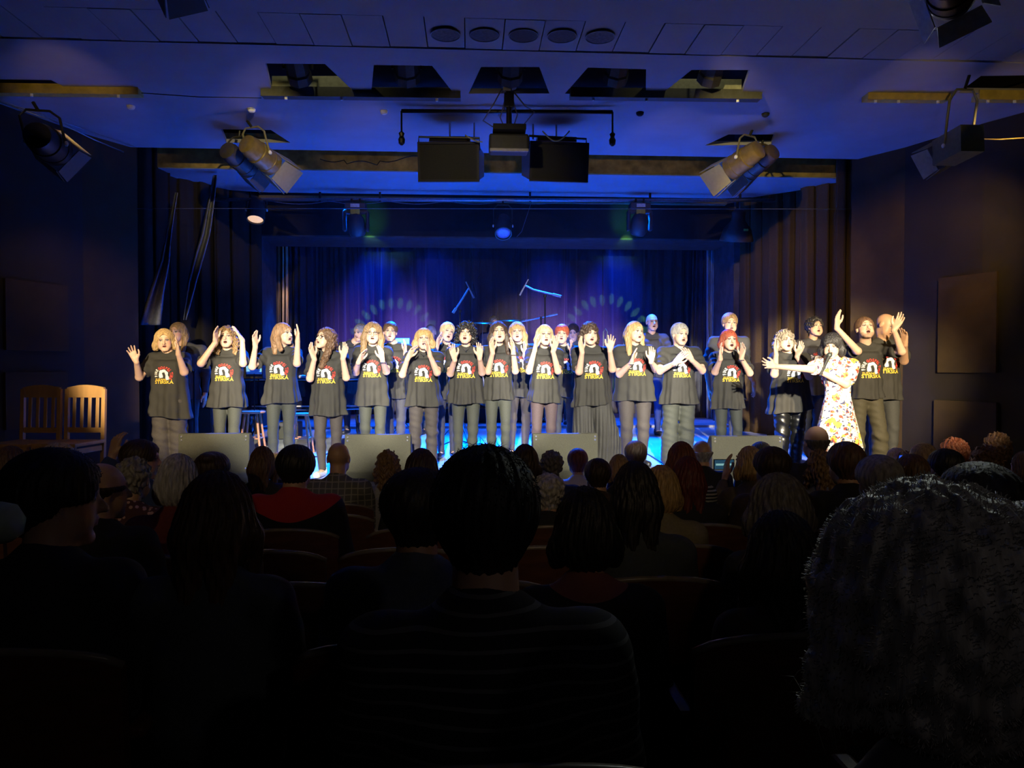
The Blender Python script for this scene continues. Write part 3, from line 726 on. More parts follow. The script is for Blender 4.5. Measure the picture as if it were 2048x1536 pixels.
# ------------------------------------------------------------------ proscenium, wings
px0 = at(519, 480, 12).x; px1 = at(1468, 480, 12).x; ptop = at(1000, 474, 12).z
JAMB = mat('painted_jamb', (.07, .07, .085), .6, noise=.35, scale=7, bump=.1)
def blk(name, x0, x1, y0, y1, z0, z1, m):
    mb = MB(); mb.box(((x0 + x1) / 2, (y0 + y1) / 2, (z0 + z1) / 2), (x1 - x0, y1 - y0, z1 - z0)); return st(mb.ob(name, m))
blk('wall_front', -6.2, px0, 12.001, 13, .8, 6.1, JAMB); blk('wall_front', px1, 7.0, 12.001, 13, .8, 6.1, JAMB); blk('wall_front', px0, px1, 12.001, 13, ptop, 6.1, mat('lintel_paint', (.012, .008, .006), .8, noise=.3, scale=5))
blk('wall_back', -6.2, 7.0, 15.5, 15.6, .9, 6.1, BLACKP); blk('wall_left', -6.3, -6.2, 8.6, 15.6, .5, 6.1, BLACKP); blk('wall_right', 7.0, 7.1, 8.6, 15.6, .5, 6.1, BLACKP)
def curtain(name, label, x0, x1, Y, z0, z1, m, nf, amp, seed=0, x0b=None, x1b=None, Y1=None, sway=0, cat='curtain', group=None):
    rng = random.Random(seed); nx = max(40, nf * 14); nz = 30; vs = []; ph = [rng.uniform(0, 6) for _ in range(5)]
    x0b = x0 if x0b is None else x0b; x1b = x1 if x1b is None else x1b; Y1 = Y if Y1 is None else Y1
    for j in range(nz + 1):
        v = j / nz; z = z1 + (z0 - z1) * v; a0 = x0 + (x0b - x0) * v ** 1.3; a1 = x1 + (x1b - x1) * v ** 1.3
        for i in range(nx + 1):
            u = i / nx; uu = u + .012 * math.sin(u * nf * 2.1 + ph[0]) ; th = 2 * PI * nf * uu + ph[1] + .5 * math.sin(v * 2 + ph[2] + u * 5)
            a = amp * (.6 + .4 * math.sin(u * nf * 1.7 + ph[3])) * (.75 + .25 * v)
            vs.append((a0 + (a1 - a0) * u + a * .35 * math.cos(th), Y + (Y1 - Y) * u + a * math.sin(th) + .3 * a * math.sin(2.3 * th + ph[4]), z))
    fs = [(j * (nx + 1) + i, (j + 1) * (nx + 1) + i, (j + 1) * (nx + 1) + i + 1, j * (nx + 1) + i + 1) for j in range(nz) for i in range(nx)]
    o = mk(name, vs, fs, m, smooth=True); s = o.modifiers.new('s', 'SOLIDIFY'); s.thickness = .012
    return tag(o, label, cat, group)
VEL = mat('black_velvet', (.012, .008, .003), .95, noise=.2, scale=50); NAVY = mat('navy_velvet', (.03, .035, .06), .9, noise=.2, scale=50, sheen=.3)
BACK = mat('backdrop_velvet', (.075, .06, .08), .85, noise=.15, scale=50, sheen=.4)
X = lambda px, Y: at(px, 740, Y).x
xs = [540, 640, 760, 990, 1210, 1400, 1470]
names = ['far left', 'second from the left', 'third from the left, above the wreath of green light', 'centre, behind the raised microphones', 'fifth from the left, above the second wreath of green light', 'far right']
lab = ['dark backdrop curtain next to the striped curtain, almost unlit', 'backdrop curtain under the first blue cone of light', 'violet lit backdrop curtain with the first ring of green light', 'violet lit backdrop curtain behind the boom microphones', 'backdrop curtain under the second blue cone of light', 'dark backdrop curtain at the end away from the piano']
for i in range(6):
    curtain('curtain', lab[i], X(xs[i], 15) - .05, X(xs[i + 1], 15) + .05, 14.95 + .06 * (i % 2), 1.06, 5.2, BACK, 9 + i % 3, .075, i, group='backdrop curtains')
STR = mat('striped_curtain', (.3, .19, .12), .7, noise=.1)
def striped(label, p0, p1, q0, q1, m, seed):
    o = curtain('curtain', label, X(p0, 13.4), X(p1, 13.4), 13.4, 1.06, 4.25, m, 4, .035, seed, X(q0, 13.4), X(q1, 13.4)); return o
m = STR; nt = m.node_tree; wv = nt.nodes.new('ShaderNodeTexWave'); wv.bands_direction = 'X'; wv.inputs['Scale'].default_value = 4.5; wv.inputs['Distortion'].default_value = .4
cr = nt.nodes.new('ShaderNodeValToRGB'); cr.color_ramp.elements[0].color = (.05, .03, .025, 1); cr.color_ramp.elements[1].color = (.75, .5, .3, 1); cr.color_ramp.elements[0].position = .35; cr.color_ramp.elements[1].position = .6
tc = nt.nodes.new('ShaderNodeTexCoord'); nt.links.new(tc.outputs['Object'], wv.inputs[0]); nt.links.new(wv.outputs[0], cr.inputs[0]); nt.links.new(cr.outputs[0], nt.nodes['Principled BSDF'].inputs['Base Color'])
striped('narrow brown striped curtain gathered at the piano side of the inner frame', 551, 581, 557, 570, STR, 3)
striped('narrow pale blue striped curtain gathered at the other side of the inner frame', 1412, 1428, 1414, 1424, mat('pale_blue_stripe', (.25, .3, .34), .7, noise=.5, scale=30, stretch=(8, 8, .2)), 4)
spot('stripe_light', (X(640, 12.4), 12.6, 4.0), (X(566, 13.4), 13.4, 3.0), 55, (1, .8, .6), 30, .8, .03)
mb = MB(); mb.box(((px0 + px1) / 2, 12.5, ptop - .012), (px1 - px0, 1.0, .024)); st(mb.ob('trim_3', mat('soffit_paint', (.05, .045, .05), .7, noise=.3, scale=6)))
curtain('curtain', 'dark navy curtain hanging beside the brown striped curtain', X(578, 13.9), X(634, 13.9), 13.9, 1.06, 4.4, NAVY, 4, .07, 5)
curtain('curtain', 'dark navy curtain pulled narrow beside the pale blue striped curtain', X(1384, 13.9), X(1413, 13.9), 13.9, 1.06, 4.4, NAVY, 3, .07, 6, X(1372, 13.9), X(1413, 13.9))
for i, (a, b, y0, y1) in enumerate(((262, 345, 9.6, 10.2), (330, 440, 10.3, 10.9), (425, 524, 11.0, 11.6))):
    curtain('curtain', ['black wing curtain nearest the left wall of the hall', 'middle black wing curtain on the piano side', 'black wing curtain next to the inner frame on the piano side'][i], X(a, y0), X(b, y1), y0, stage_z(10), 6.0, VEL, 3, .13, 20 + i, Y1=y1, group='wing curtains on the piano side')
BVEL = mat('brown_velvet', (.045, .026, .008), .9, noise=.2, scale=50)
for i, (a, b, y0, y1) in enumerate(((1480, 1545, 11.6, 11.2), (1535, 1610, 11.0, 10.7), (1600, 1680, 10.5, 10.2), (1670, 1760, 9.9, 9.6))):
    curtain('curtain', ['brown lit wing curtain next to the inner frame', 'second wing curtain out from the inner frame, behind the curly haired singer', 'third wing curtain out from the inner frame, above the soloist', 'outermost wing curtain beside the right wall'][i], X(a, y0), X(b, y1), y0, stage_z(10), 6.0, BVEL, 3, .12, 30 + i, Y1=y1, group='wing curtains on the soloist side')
# loose swags of grey cloth tied back in the left wing
for i, (pts, lb) in enumerate((([(352, 385), (338, 460), (330, 520), (312, 590), (300, 650)], 'loose grey blue cloth hanging in the left wing, nearest the wall'), ([(430, 350), (410, 470), (385, 560), (370, 640)], 'long dark cloth pulled diagonally across the left wing'))):
    vs = []; n = len(pts); m = 10
    for j in range(40):
        t = j / 39 * (n - 1); k = min(int(t), n - 2); f = t - k; x = pts[k][0] * (1 - f) + pts[k + 1][0] * f; y = pts[k][1] * (1 - f) + pts[k + 1][1] * f; w = (3 + 26 * (j / 39) ** 1.5) if i == 0 else (4 + 9 * math.sin(PI * j / 39))
        for q in range(m + 1):
            u = q / m - .5; vs.append(tuple(at(x + w * u * 1.6, y, 9.5 + .6 * i + .06 * math.sin(u * 9 + j * .05))))
    fs = [(j * (m + 1) + q, (j + 1) * (m + 1) + q, (j + 1) * (m + 1) + q + 1, j * (m + 1) + q + 1) for j in range(39) for q in range(m)]
    o = mk('drape', vs, fs, mat('grey_drape', (.16, .17, .22), .8, noise=.2), smooth=True); o.modifiers.new('s', 'SOLIDIFY').thickness = .01; tag(o, lb, 'drape')
# acoustic panels on the side walls
def wpanel(label, px0_, px1_, py0, py1, flip=False, m=None):
    """board on the left wall section A-B or its mirror"""
    a, b = (Vector((pl[2][0], pl[2][1], 0)), Vector((pl[3][0], pl[3][1], 0)))
    if flip: a, b = Vector((mirX(a.x), a.y, 0)), Vector((mirX(b.x), b.y, 0))
    def hit(px, py):
        d = ray(px, py); n = Vector((-(b - a).y, (b - a).x, 0)); t = (a - EYE).dot(n) / d.dot(n); return EYE + d * t
    c = [hit(px0_, py1), hit(px1_, py1), hit(px1_, py0), hit(px0_, py0)]; nn = (Vector((AX, 6, 2)) - c[0]); nn.z = 0
    e = (c[1] - c[0]); e.z = 0; nrm = Vector((-e.y, e.x, 0)).normalized(); nrm *= .03 * (1 if nrm.dot(nn) > 0 else -1)
    z0 = c[0].z; z1 = c[3].z; q = [Vector((p.x, p.y, z)) for z in (z0, z1) for p in (c[0], c[1], c[1] + nrm, c[0] + nrm)]
    MB_ = MB(); MB_.hexa(q); tag(MB_.ob('wall_panel', m or WALLP), label, 'wall panel', 'acoustic wall panels')
wpanel('plain acoustic panel high on the left wall, above the wooden chairs', 8, 133, 557, 700)
wpanel('plain acoustic panel on the left wall behind the wooden chairs', 8, 133, 745, 860)
wpanel('upper acoustic panel on the right wall', 1878, 1995, 557, 745, True)
wpanel('lower acoustic panel on the right wall', 1870, 1995, 800, 905, True)
# ------------------------------------------------------------------ lanterns
LENS = mat('glass_lens', (.25, .3, .4), .08, 0, coat=.5)
LAMP = mat('hot_lamp', (.5, .3, .15), .4, emit=(1, .62, .35), es=.9)
def barn_doors(root, M, r, L, m, ang=(9, 9, 9, 9), roll=None):
    if roll is None:
        c = M.to_3x3().inverted() @ (EYE - root.location); roll = math.atan2(-c.x, c.y)
    for k in range(4):
        Rk = M @ Matrix.Rotation(roll + k * PI / 2, 4, 'Z'); a = math.radians(ang[k]); mb = MB()
        w0 = r * .95; w1 = r * 1.15
        pts = [Vector((-w0, r, 0)), Vector((w0, r, 0)), Vector((w1, r + L * math.sin(a), -L * math.cos(a))), Vector((-w1, r + L * math.sin(a), -L * math.cos(a)))]
        n = Vector((0, .006, 0)); mb.hexa([Rk @ p for p in pts] + [Rk @ (p + n) for p in pts]); mb.ob('barn_door', m, root)
def fresnel(label, loc, tgt, r, L, bm, dm, hang, group=None, doors=True, doorL=None, glow=None, ang=(9, 9, 9, 9), roll=None, box=False):
    root = empty('stage_lantern', loc); tag(root, label, 'stage light', group)
    M = frame_to((0, 0, 0), Vector(tgt) - Vector(loc)); hang = Vector(hang) - Vector(loc)
    mb = MB()
    if box: mb.box((0, 0, 0), (1, 1, 1), None); mb.v = [tuple(M @ Vector((v[0] * r * 1.9, v[1] * r * 2.1, v[2] * L))) for v in mb.v]
    else: mb.lathe([(r * .45, L * .5), (r * .8, L * .46), (r * .92, L * .3), (r * .92, L * .1), (r, L * .08), (r, -L * .3), (r * 1.04, -L * .31), (r * 1.04, -L * .5), (r * .9, -L * .5), (r * .88, -L * .44)], M, 26)
    mb.ob('housing', bm, root, auto=True)
    mb = MB(); mb.lathe([(.01, -L * .47), (r * .5, -L * .462), (r * .86, -L * .44), (r * .86, -L * .43)], M, 20); mb.ob('lens', glow or LENS, root, True)
    mb = MB(); X = M.to_3x3() @ Vector((1, 0, 0)); Z = Vector((0, 0, 1)); hh = max(hang.z, r * 1.5)
    h0 = Vector((hang.x, hang.y, 0)) * .6 + Z * hh * .8
    yw = r * 1.12
    Xh = Vector((X.x, X.y, 0)).normalized()
    mb.tube([Xh * yw, Xh * yw * 1.02 + h0 * .8, Xh * yw * .6 + h0, -Xh * yw * .6 + h0, -Xh * yw * 1.02 + h0 * .8, -Xh * yw], .011, 6); mb.ob('yoke', bm if bm is not BRASS else mat('yoke_metal', (.25, .22, .12), .4, .4), root)
    mb = MB(); mb.tube([h0, hang], .014, 8); mb.ob('clamp', STEEL, root)
    for s in (-1, 1): mb = MB(); mb.lathe([(r * .16, 0), (r * .18, .012), (r * .1, .02)], Matrix.Translation(Xh * yw * s) @ (Xh * s).to_track_quat('Z', 'Y').to_matrix().to_4x4(), 12); mb.ob('knob', WHITEP, root)
    if doors: barn_doors(root, M @ Matrix.Translation((0, 0, -L * .5)), r * 1.0, doorL or r * 1.5, dm, ang, roll)
    return root
OLIVE = mat('olive_door', (.28, .27, .17), .5, noise=.08); GDK = mat('dark_lantern', (.05, .045, .035), .5, .2, noise=.15)
def pix_dir(a, b, Ya, Yb): return at(*a, Ya), at(*b, Yb)
p, q = pix_dir((518, 308), (600, 375), 8.0, 8.6); fresnel('olive stage lantern with barn doors, front one of the pair under the left ceiling opening', p, q, .125, .42, BRASS, OLIVE, (p.x - .12, p.y, CZ), 'olive lanterns', doorL=.25)
p, q = pix_dir((476, 318), (545, 372), 8.35, 8.95); fresnel('darker stage lantern behind the front one under the left ceiling opening', p, q, .115, .42, GDK, GDK, (p.x + .02, p.y, CZ), 'olive lanterns', doorL=.22)
p, q = pix_dir((1490, 318), (1395, 385), 8.0, 8.6); fresnel('olive stage lantern with barn doors, front one of the pair under the right ceiling opening', p, q, .125, .42, BRASS, OLIVE, (p.x + .08, p.y, CZ), 'olive lanterns', doorL=.26)
p, q = pix_dir((1522, 322), (1440, 385), 8.35, 8.95); fresnel('brown stage lantern behind the front one under the right ceiling opening', p, q, .115, .42, mat('brown_lantern', (.1, .07, .05), .4, .3), mat('brown_lantern', (.1, .07, .05), .4, .3), (p.x + .02, p.y, CZ), 'olive lanterns', doorL=.26)
p, q = pix_dir((92, 285), (165, 345), 6.4, 7.3); fresnel('black stage lantern with barn doors high on the left wall', p, q, .13, .42, STEEL, GDK, (p.x - .1, p.y, p.z + .33), doorL=.2)
p, q = pix_dir((1915, 292), (1835, 335), 6.4, 7.0); fresnel('boxy grey green stage lantern with barn doors high on the right wall', p, q, .11, .4, mat('grey_green_lantern', (.12, .12, .07), .5), mat('grey_green_lantern', (.12, .12, .07), .5), (p.x + .1, p.y, CZ), doorL=.2, box=True)
p, q = pix_dir((1900, -22), (1915, 40), 4.0, 4.5); fresnel('large stage lantern with bright edged barn doors at the top right under the ceiling', p, q, .12, .3, STEEL, mat('bare_metal_door', (.5, .5, .46), .35, .5), (p.x, p.y, CZ), doorL=.15, ang=(30, 30, 30, 30), roll=.3)
spot('door_fill', (p.x + .3, p.y + .8, CZ - .3), (p.x + .05, p.y + .1, p.z - .1), 160, (.9, 1, .9), 40, .5, .02)  # spot added only to brighten the barn doors
p, q = pix_dir((345, -75), (362, 0), 4.3, 4.6); fresnel('black stage lantern near the ceiling strip, only its barn door tip seen', p, q, .1, .24, STEEL, STEEL, (p.x, p.y, CZ), doorL=.16, roll=.4)
# lamps inside the ceiling openings
for i, (px, lb) in enumerate(((592, 'dark lantern inside the leftmost of the five ceiling openings'), (812, 'ribbed dark lantern inside the second ceiling opening from the piano end'), (1022, 'dark lantern inside the centre ceiling opening, behind the projector pole'), (1238, 'ribbed dark lantern inside the ceiling opening right of the projector pole'), (1430, 'dark lantern inside the rightmost of the five ceiling openings'))):
    q = onz(px, 158, CZ); root = empty('stage_lantern', (q.x, q.y + .08, CZ + .12)); tag(root, lb, 'stage light', 'lanterns in the ceiling openings')
    M = frame_to((0, 0, 0), (0, .75, -.5)); mb = MB(); mb.lathe([(.07, .2), (.1, .17), (.105, -.02), (.115, -.04), (.115, -.12), (.1, -.12), (.1, -.08)], M, 8); mb.ob('housing', GDK, root)
    mb = MB(); mb.lathe([(.02, -.1), (.09, -.09), (.09, -.085)], M, 12); mb.ob('lens', LENS, root)
    mb = MB()
    for s in (-.045, .045): mb.tube([(s, -.1, .16), (s, .02, -.06)], .006, 6)
    mb.ob('rod', WHITEP, root)
    mb = MB(); mb.tube([(-.13, 0, 0), (-.13, 0, .2), (.13, 0, .2), (.13, 0, 0)], .01, 6); mb.ob('yoke', STEEL, root)
    mb = MB(); mb.tube([(0, 0, .2), (0, 0, .61)], .012, 6); mb.ob('clamp', STEEL, root)
for pts, lb in (([(544, 184), (709, 184), (690, 168), (540, 168)], 'left'), ([(1321, 189), (1483, 190), (1486, 172), (1345, 172)], 'right')):
    v = [onz(*p_, CZ) for p_ in pts[:2]]; mb = MB(); mb.hexa([(v[0].x, v[0].y + .0, CZ + .05), (v[1].x, v[1].y, CZ + .05), (v[1].x, v[1].y + .02, CZ + .05), (v[0].x, v[0].y + .02, CZ + .05), (v[0].x, v[0].y, CZ + .15), (v[1].x, v[1].y, CZ + .15), (v[1].x, v[1].y + .02, CZ + .15), (v[0].x, v[0].y + .02, CZ + .15)])
    st(mb.ob('trim_2', mat('olive_board', (.3, .3, .2), .6)))
for px in (626, 1400):
    q = onz(px, 168, CZ); spot('opening_fill', (q.x, q.y - .35, CZ + .62), (q.x, q.y + .25, CZ + .1), 5, (1, .95, .6), 110, .6, .02)  # added warm spots that brighten the boards in the two openings
for px in (500, 1500):
    q = at(px, 318, 8.1); spot('fixture_fill', (q.x * .4, 4.3, CZ - .35), q, 420, (1, .78, .3), 20, .9, .02)  # warm fill added from the front onto each lantern pair
spot('fixture_fill', (AX - .6, 4.0, CZ - .9), (AX - .1, 10.95, CZ - .6), 90, (1, .8, .45), 34, .9, .03)  # warm fill added onto the fixtures of the lighting bar
# ------------------------------------------------------------------ lighting bar above the stage
YB = 10.95
mb = MB(); mb.tube([at(395, 399, YB), at(1700, 401, YB)], .024, 10); bar = tag(mb.ob('lighting_bar', PIPE, smooth=True), 'long galvanised lighting bar across the top of the stage opening', 'bar')
for px in (640, 760, 1060, 1300, 1480):
    b = MB(); b.box(at(px, 394, YB), (.03, .03, .14)); b.ob('hanger', STEEL, bar)
mb = MB(); mb.box((AX, yend + .25, CZ - .02), (7.2, .12, .05)); tag(mb.ob('wooden_batten', mat('batten', (.12, .09, .04), .7)), 'brown wooden batten along the ceiling edge above the lighting bar', 'batten')
mb = MB(); mb.tube([at(272, 417, 9.6), at(1720, 418, 9.6)], .005, 6); tag(mb.ob('steel_wire', PIPE), 'thin taut steel wire right across the stage opening', 'wire')
cable([at(540 + i * 12, 402 + 6 * abs(math.sin(i * .32)), YB + .04) for i in range(80)], .006, mat('grey_cable', (.1, .09, .12), .6), 'long dark cable looped along the lighting bar')
cable([at(1063 - i * 1.4, 404 + i * 4.2 if i < 14 else 463 + (i - 14) * 1.5, YB + .02) for i in range(22)], .005, mat('grey_cable', (.1, .09, .12), .6), 'cable dropping from the bar to the centre profile lantern')
def moving_head(px, label, face):
    p = at(px, 400, YB); root = empty('moving_head', p); tag(root, label, 'moving light', 'moving heads on the lighting bar')
    BK = mat('black_plastic', (.05, .045, .05), .45, noise=.1)
    mb = MB(); mb.box((0, 0, -.1), (.3, .2, .09), bev=.015); mb.ob('base', BK, root)
    mb = MB(); mb.box((0, -.104, -.1), (.13, .006, .05)); mb.ob('label_plate', mat('white_plate', (.6, .6, .55), .5), root)
    for s in (-1, 1): mb = MB(); mb.box((s * .06, 0, -.03), (.03, .05, .09)); mb.ob('clamp', STEEL, root)
    mb = MB()
    for s in (-1, 1): mb.box((s * .165, 0, -.31), (.045, .12, .3), bev=.02)
    mb.box((0, 0, -.175), (.34, .12, .05), bev=.01); mb.ob('yoke', BK, root)
    mb = MB(); mb.box((0, -.085, -.185), (.13, .03, .08)); mb.ob('warning_sticker', mat('yellow_sticker', (.5, .38, .05), .5), root)
    M = Matrix.Translation((0, 0, -.36)) @ frame_to((0, 0, 0), face); mb = MB()
    mb.lathe([(.05, .17), (.1, .14), (.13, .06), (.135, -.06), (.115, -.14), (.1, -.16), (.095, -.16)], M, 24); hd = mb.ob('head', BK, root, True)
    mb = MB(); mb.lathe([(.01, -.172), (.06, -.168), (.093, -.155), (.093, -.15)], M, 20); mb.ob('lens', mat('lit_blue_lens', (.1, .15, .4), .1, emit=(.1, .3, 1), es=1.2), hd, True)
    return root
moving_head(712, 'black moving head light with yellow sticker, left of the centre lantern', (.12, .5, -1)); moving_head(1279, 'black moving head light with yellow sticker, right of the centre lantern', (-.1, .5, -1))
def hang_light(px, pyc, label, r, L, tgt, bm, glow=None, wide=False, doors=False):
    p = at(px, pyc, YB - .02); return fresnel(label, p, tgt, r, L, bm, bm, (p.x, YB, at(px, 399, YB).z), doors=doors, glow=glow)
p = at(513, 420, YB); hang_light(513, 420, 'dark can lantern with a glowing warm mouth hanging left on the bar', .125, .34, (p.x + .02, p.y - 1.1, p.z - 2.6), GDK, LAMP)
p = at(1006, 452, YB); hang_light(1006, 452, 'centre profile lantern with a blue tinted lens', .12, .36, (p.x + .0, p.y - 1.6, p.z - 1.9), GDK, mat('blue_lens', (.2, .25, .5), .1, emit=(.2, .28, 1), es=.03))
p = at(1475, 455, YB); r_ = empty('stage_lantern', p); tag(r_, 'wide dark flood lantern hanging right on the bar above the wing', 'stage light')
mb = MB(); mb.lathe([(.07, .26), (.1, .22), (.1, .1), (.2, -.02), (.25, -.2), (.24, -.2), (.19, -.03)], Matrix.Rotation(.25, 4, 'X'), 20); mb.ob('housing', mat('flood_metal', (.05, .035, .03), .5), r_, True)
mb = MB(); mb.lathe([(.02, -.12), (.2, -.13), (.2, -.12)], Matrix.Rotation(.25, 4, 'X'), 18); mb.ob('lens', mat('flood_glass', (.12, .07, .03), .2), r_, True)
mb = MB(); mb.box((.04, -.24, -.08), (.07, .01, .03)); mb.ob('warning_sticker', mat('yellow_sticker', (.5, .38, .05), .5), r_)
mb = MB(); mb.tube([(0, 0, .25), (0, .02, at(1475, 399, YB).z - p.z)], .02, 8); mb.ob('clamp', STEEL, r_)
# ------------------------------------------------------------------ loudspeakers, crossbar, projector
def pa(px0_, px1_, flip, label):
    Y = 7.75; a = at(px0_, 286, Y); b = at(px1_, 360, Y); cx = (a.x + b.x) / 2; w = b.x - a.x; zt = a.z; zb = b.z; h = zt - zb
    root = empty('pa_speaker', (cx, Y, zb)); tag(root, label, 'loudspeaker', 'hanging loudspeakers'); s = -1 if flip else 1
    root.rotation_euler = (0, 0, -.06 * s)
    D = .38; mb = MB(); sh = s * .11
    mb.hexa([(-w / 2, .06, 0), (w / 2, .06, 0), (w / 2 * .8 + sh, D, .13), (-w / 2 * .8 + sh, D, .13), (-w / 2, 0, h), (w / 2, 0, h), (w / 2 * .8 + sh, D, h), (-w / 2 * .8 + sh, D, h)]); mb.ob('cabinet', mat('cabinet_blue_grey', (.16, .16, .19), .5, noise=.1), root)
    mb = MB(); mb.hexa([(-w / 2 + .012, .045, .015), (w / 2 - .012, .045, .015), (w / 2 - .012, .062, .015), (-w / 2 + .012, .062, .015), (-w / 2 + .012, -.014, h - .015), (w / 2 - .012, -.014, h - .015), (w / 2 - .012, .003, h - .015), (-w / 2 + .012, .003, h - .015)]); mb.ob('grille', GRILLE, root)
    mb = MB(); e = w / 2
    for x0 in (-e, e): mb.box((x0, .022, h / 2), (.024, .03, h + .01), Matrix.Rotation(.16, 3, 'X'))
    mb.box((0, .05, .0), (w + .024, .03, .024)); mb.box((0, -.005, h), (w + .024, .03, .024)); mb.ob('frame', CAB, root)
    mb = MB(); mb.box((s * (w / 2 * .87 + .035), D * .5, h * .45), (.02, .05, .16), Matrix.Rotation(-.55 * s, 3, 'Z')); mb.ob('handle', PIPE, root)
    mb = MB(); t = at(px0_, 268, Y).z - zb
    mb.tube([(-w / 2 - .01, .08, h * .9), (-w / 2 - .01, .08, t), (w / 2 + .01, .12, t), (w / 2 + .01, .12, h * .9)], .012, 6); mb.box((0, .2, t), (w * .7, .12, .05)); mb.ob('bracket', STEEL, root)
    for x0 in (-w * .0, w * .42 * s):
        mb = MB(); mb.tube([(x0, .2, t), (x0, .2, CZ - zb)], .01, 6); mb.ob('suspension_rod', PIPE, root)
    return root
pa(837, 956, False, 'black grilled loudspeaker hanging left of the projector'); pa(1062, 1176, True, 'black grilled loudspeaker hanging right of the projector')
YP = 7.4
mb = MB(); a = onz(803, 222, CZ - .05); b = onz(1225, 224, CZ - .05); mb.tube([a, b], .02, 8)
cb = tag(mb.ob('crossbar', STEEL, smooth=True), 'dark crossbar fixed under the ceiling behind the projector pole', 'bar')
for e, s in ((a, -1), (b, 1)):
    m_ = MB(); m_.tube([e, e - Vector((0, 0, .26))], .01, 6); m_.lathe([(.01, .0), (.03, -.02), (.02, -.05), (.035, -.08), (.03, -.12), (.01, -.14)], Matrix.Translation(e - Vector((0, 0, .2))), 10); m_.ob('hook', STEEL, cb)
c0 = onz(1022, 123, CZ); c1 = at(1018, 266, YP - .5)
root = empty('projector', (c1.x, c1.y, c1.z)); tag(root, 'dark projector with a pale lower edge hanging on a pole between the loudspeakers', 'projector')
mb = MB(); mb.tube([(0, 0, 0), (0, 0, CZ - c1.z)], .026, 12); mb.lathe([(.07, CZ - c1.z - .012), (.07, CZ - c1.z)], None, 16); mb.ob('pole', mat('gloss_black', (.008, .008, .01), .35), root)
wd = at(1063, 300, YP - .5).x - at(984, 300, YP - .5).x
mb = MB(); mb.box((0, .08, -.085), (wd, .22, .15), bev=.02); mb.ob('case', mat('projector_plastic', (.03, .03, .035), .5), root)
mb = MB(); mb.box((0, -.03, -.165), (wd * .98, .03, .03), bev=.01); mb.ob('lower_shell', mat('pale_plastic', (.4, .4, .45), .4), root)
mb = MB(); mb.box((0, -.03, .02), (.3, .2, .05)); mb.ob('mount', STEEL, root); mb = MB(); mb.box((.0, .02, .3), (.09, .09, .14), bev=.01); mb.ob('cable_box', STEEL, root)
mb = MB(); mb.box((-.02, -.04, .42), (.07, .02, .09)); mb.ob('junction_box', mat('cream_box', (.7, .65, .5), .5), root)
for i in range(4):
    mb = MB(); o_ = (i - 1.5); mb.tube([(o_ * .03, .03, .45 - .02 * i), (.1 * o_, .0, .25), (.16 * o_, .03, .12 + .03 * i), (.05 * o_, -.02, .0)], .006, 5); mb.ob('cable', mat('grey_cable', (.1, .09, .12), .6), root)
cable([at(1085 + i * 3, 262 + 20 * math.sin(i / 18 * PI), 7.5) for i in range(19)], .007, mat('yellow_cable', (.4, .35, .15), .6), 'yellowish cable looping between projector and right loudspeaker')
cable([at(930 + i * 3.5, 270 + 14 * math.sin(i / 10 * PI * .5), 7.5) for i in range(11)], .007, mat('yellow_cable', (.4, .35, .15), .6), 'short pale cable above the left loudspeaker')
# ------------------------------------------------------------------ floor wedges
CARP = mat('wedge_carpet', (.044, .043, .03), .95, noise=.22, scale=170, bump=.3)
def wedge(x0, x1, ytop, label):
    Y = 7.85; a = at(x0, ytop, Y); b = at(x1, ytop, Y); fz = stage_z(Y); w = b.x - a.x; h = a.z - fz
    root = empty('stage_monitor', ((a.x + b.x) / 2, Y, fz)); tag(root, label, 'floor monitor', 'wedge monitors along the stage edge')
    pr = [(.0, .13), (.03, h), (.12, h), (.46, .1), (.46, .012), (.08, .012)]; n = len(pr)
    vs = [(x, y, z) for x in (-w / 2, w / 2) for y, z in pr]
    fs = [(i, i + n, (i + 1) % n + n, (i + 1) % n) for i in range(n)] + [tuple(range(n)), tuple(range(n, 2 * n))[::-1]]
    o = mk('cabinet', vs, fs, CARP, root); bv = o.modifiers.new('b', 'BEVEL'); bv.width = .012; bv.segments = 2
    mb = MB(); mb.hexa([(-w / 2 + .03, .15, h - .03), (w / 2 - .03, .15, h - .03), (w / 2 - .03, .16, h - .02), (-w / 2 + .03, .16, h - .02), (-w / 2 + .03, .47, .12), (w / 2 - .03, .47, .12), (w / 2 - .03, .48, .13), (-w / 2 + .03, .48, .13)]); mb.ob('grille', GRILLE, root)
    for sx in (-1, 1):
        for t in (.07, .16, .88):
            z = h - (h - .13) * t; m_ = MB(); m_.lathe([(.011, 0), (.011, .006), (.004, .01)], Matrix.Translation((sx * (w / 2 - .035), (z - .13) / (h - .13) * .03 - .003, z)) @ Matrix.Rotation(PI / 2, 4, 'X'), 10); m_.ob('corner_screw', mat('chrome', (.8, .8, .78), .2, .9), root)
    for sx in (-1, 1):
        m_ = MB(); m_.box((sx * (w / 2 - .08), .2, .006), (.05, .2, .012)); m_.ob('foot', STEEL, root)
wedge(354, 497, 868, 'grey carpeted wedge monitor nearest the piano end of the stage'); wedge(688, 821, 870, 'grey carpeted wedge monitor behind the bald viewer in the checked jacket')
wedge(1066, 1197, 868, 'grey carpeted wedge monitor in front of the singer in wide trousers'); wedge(1425, 1568, 873, 'grey carpeted wedge monitor in front of the red haired singer')
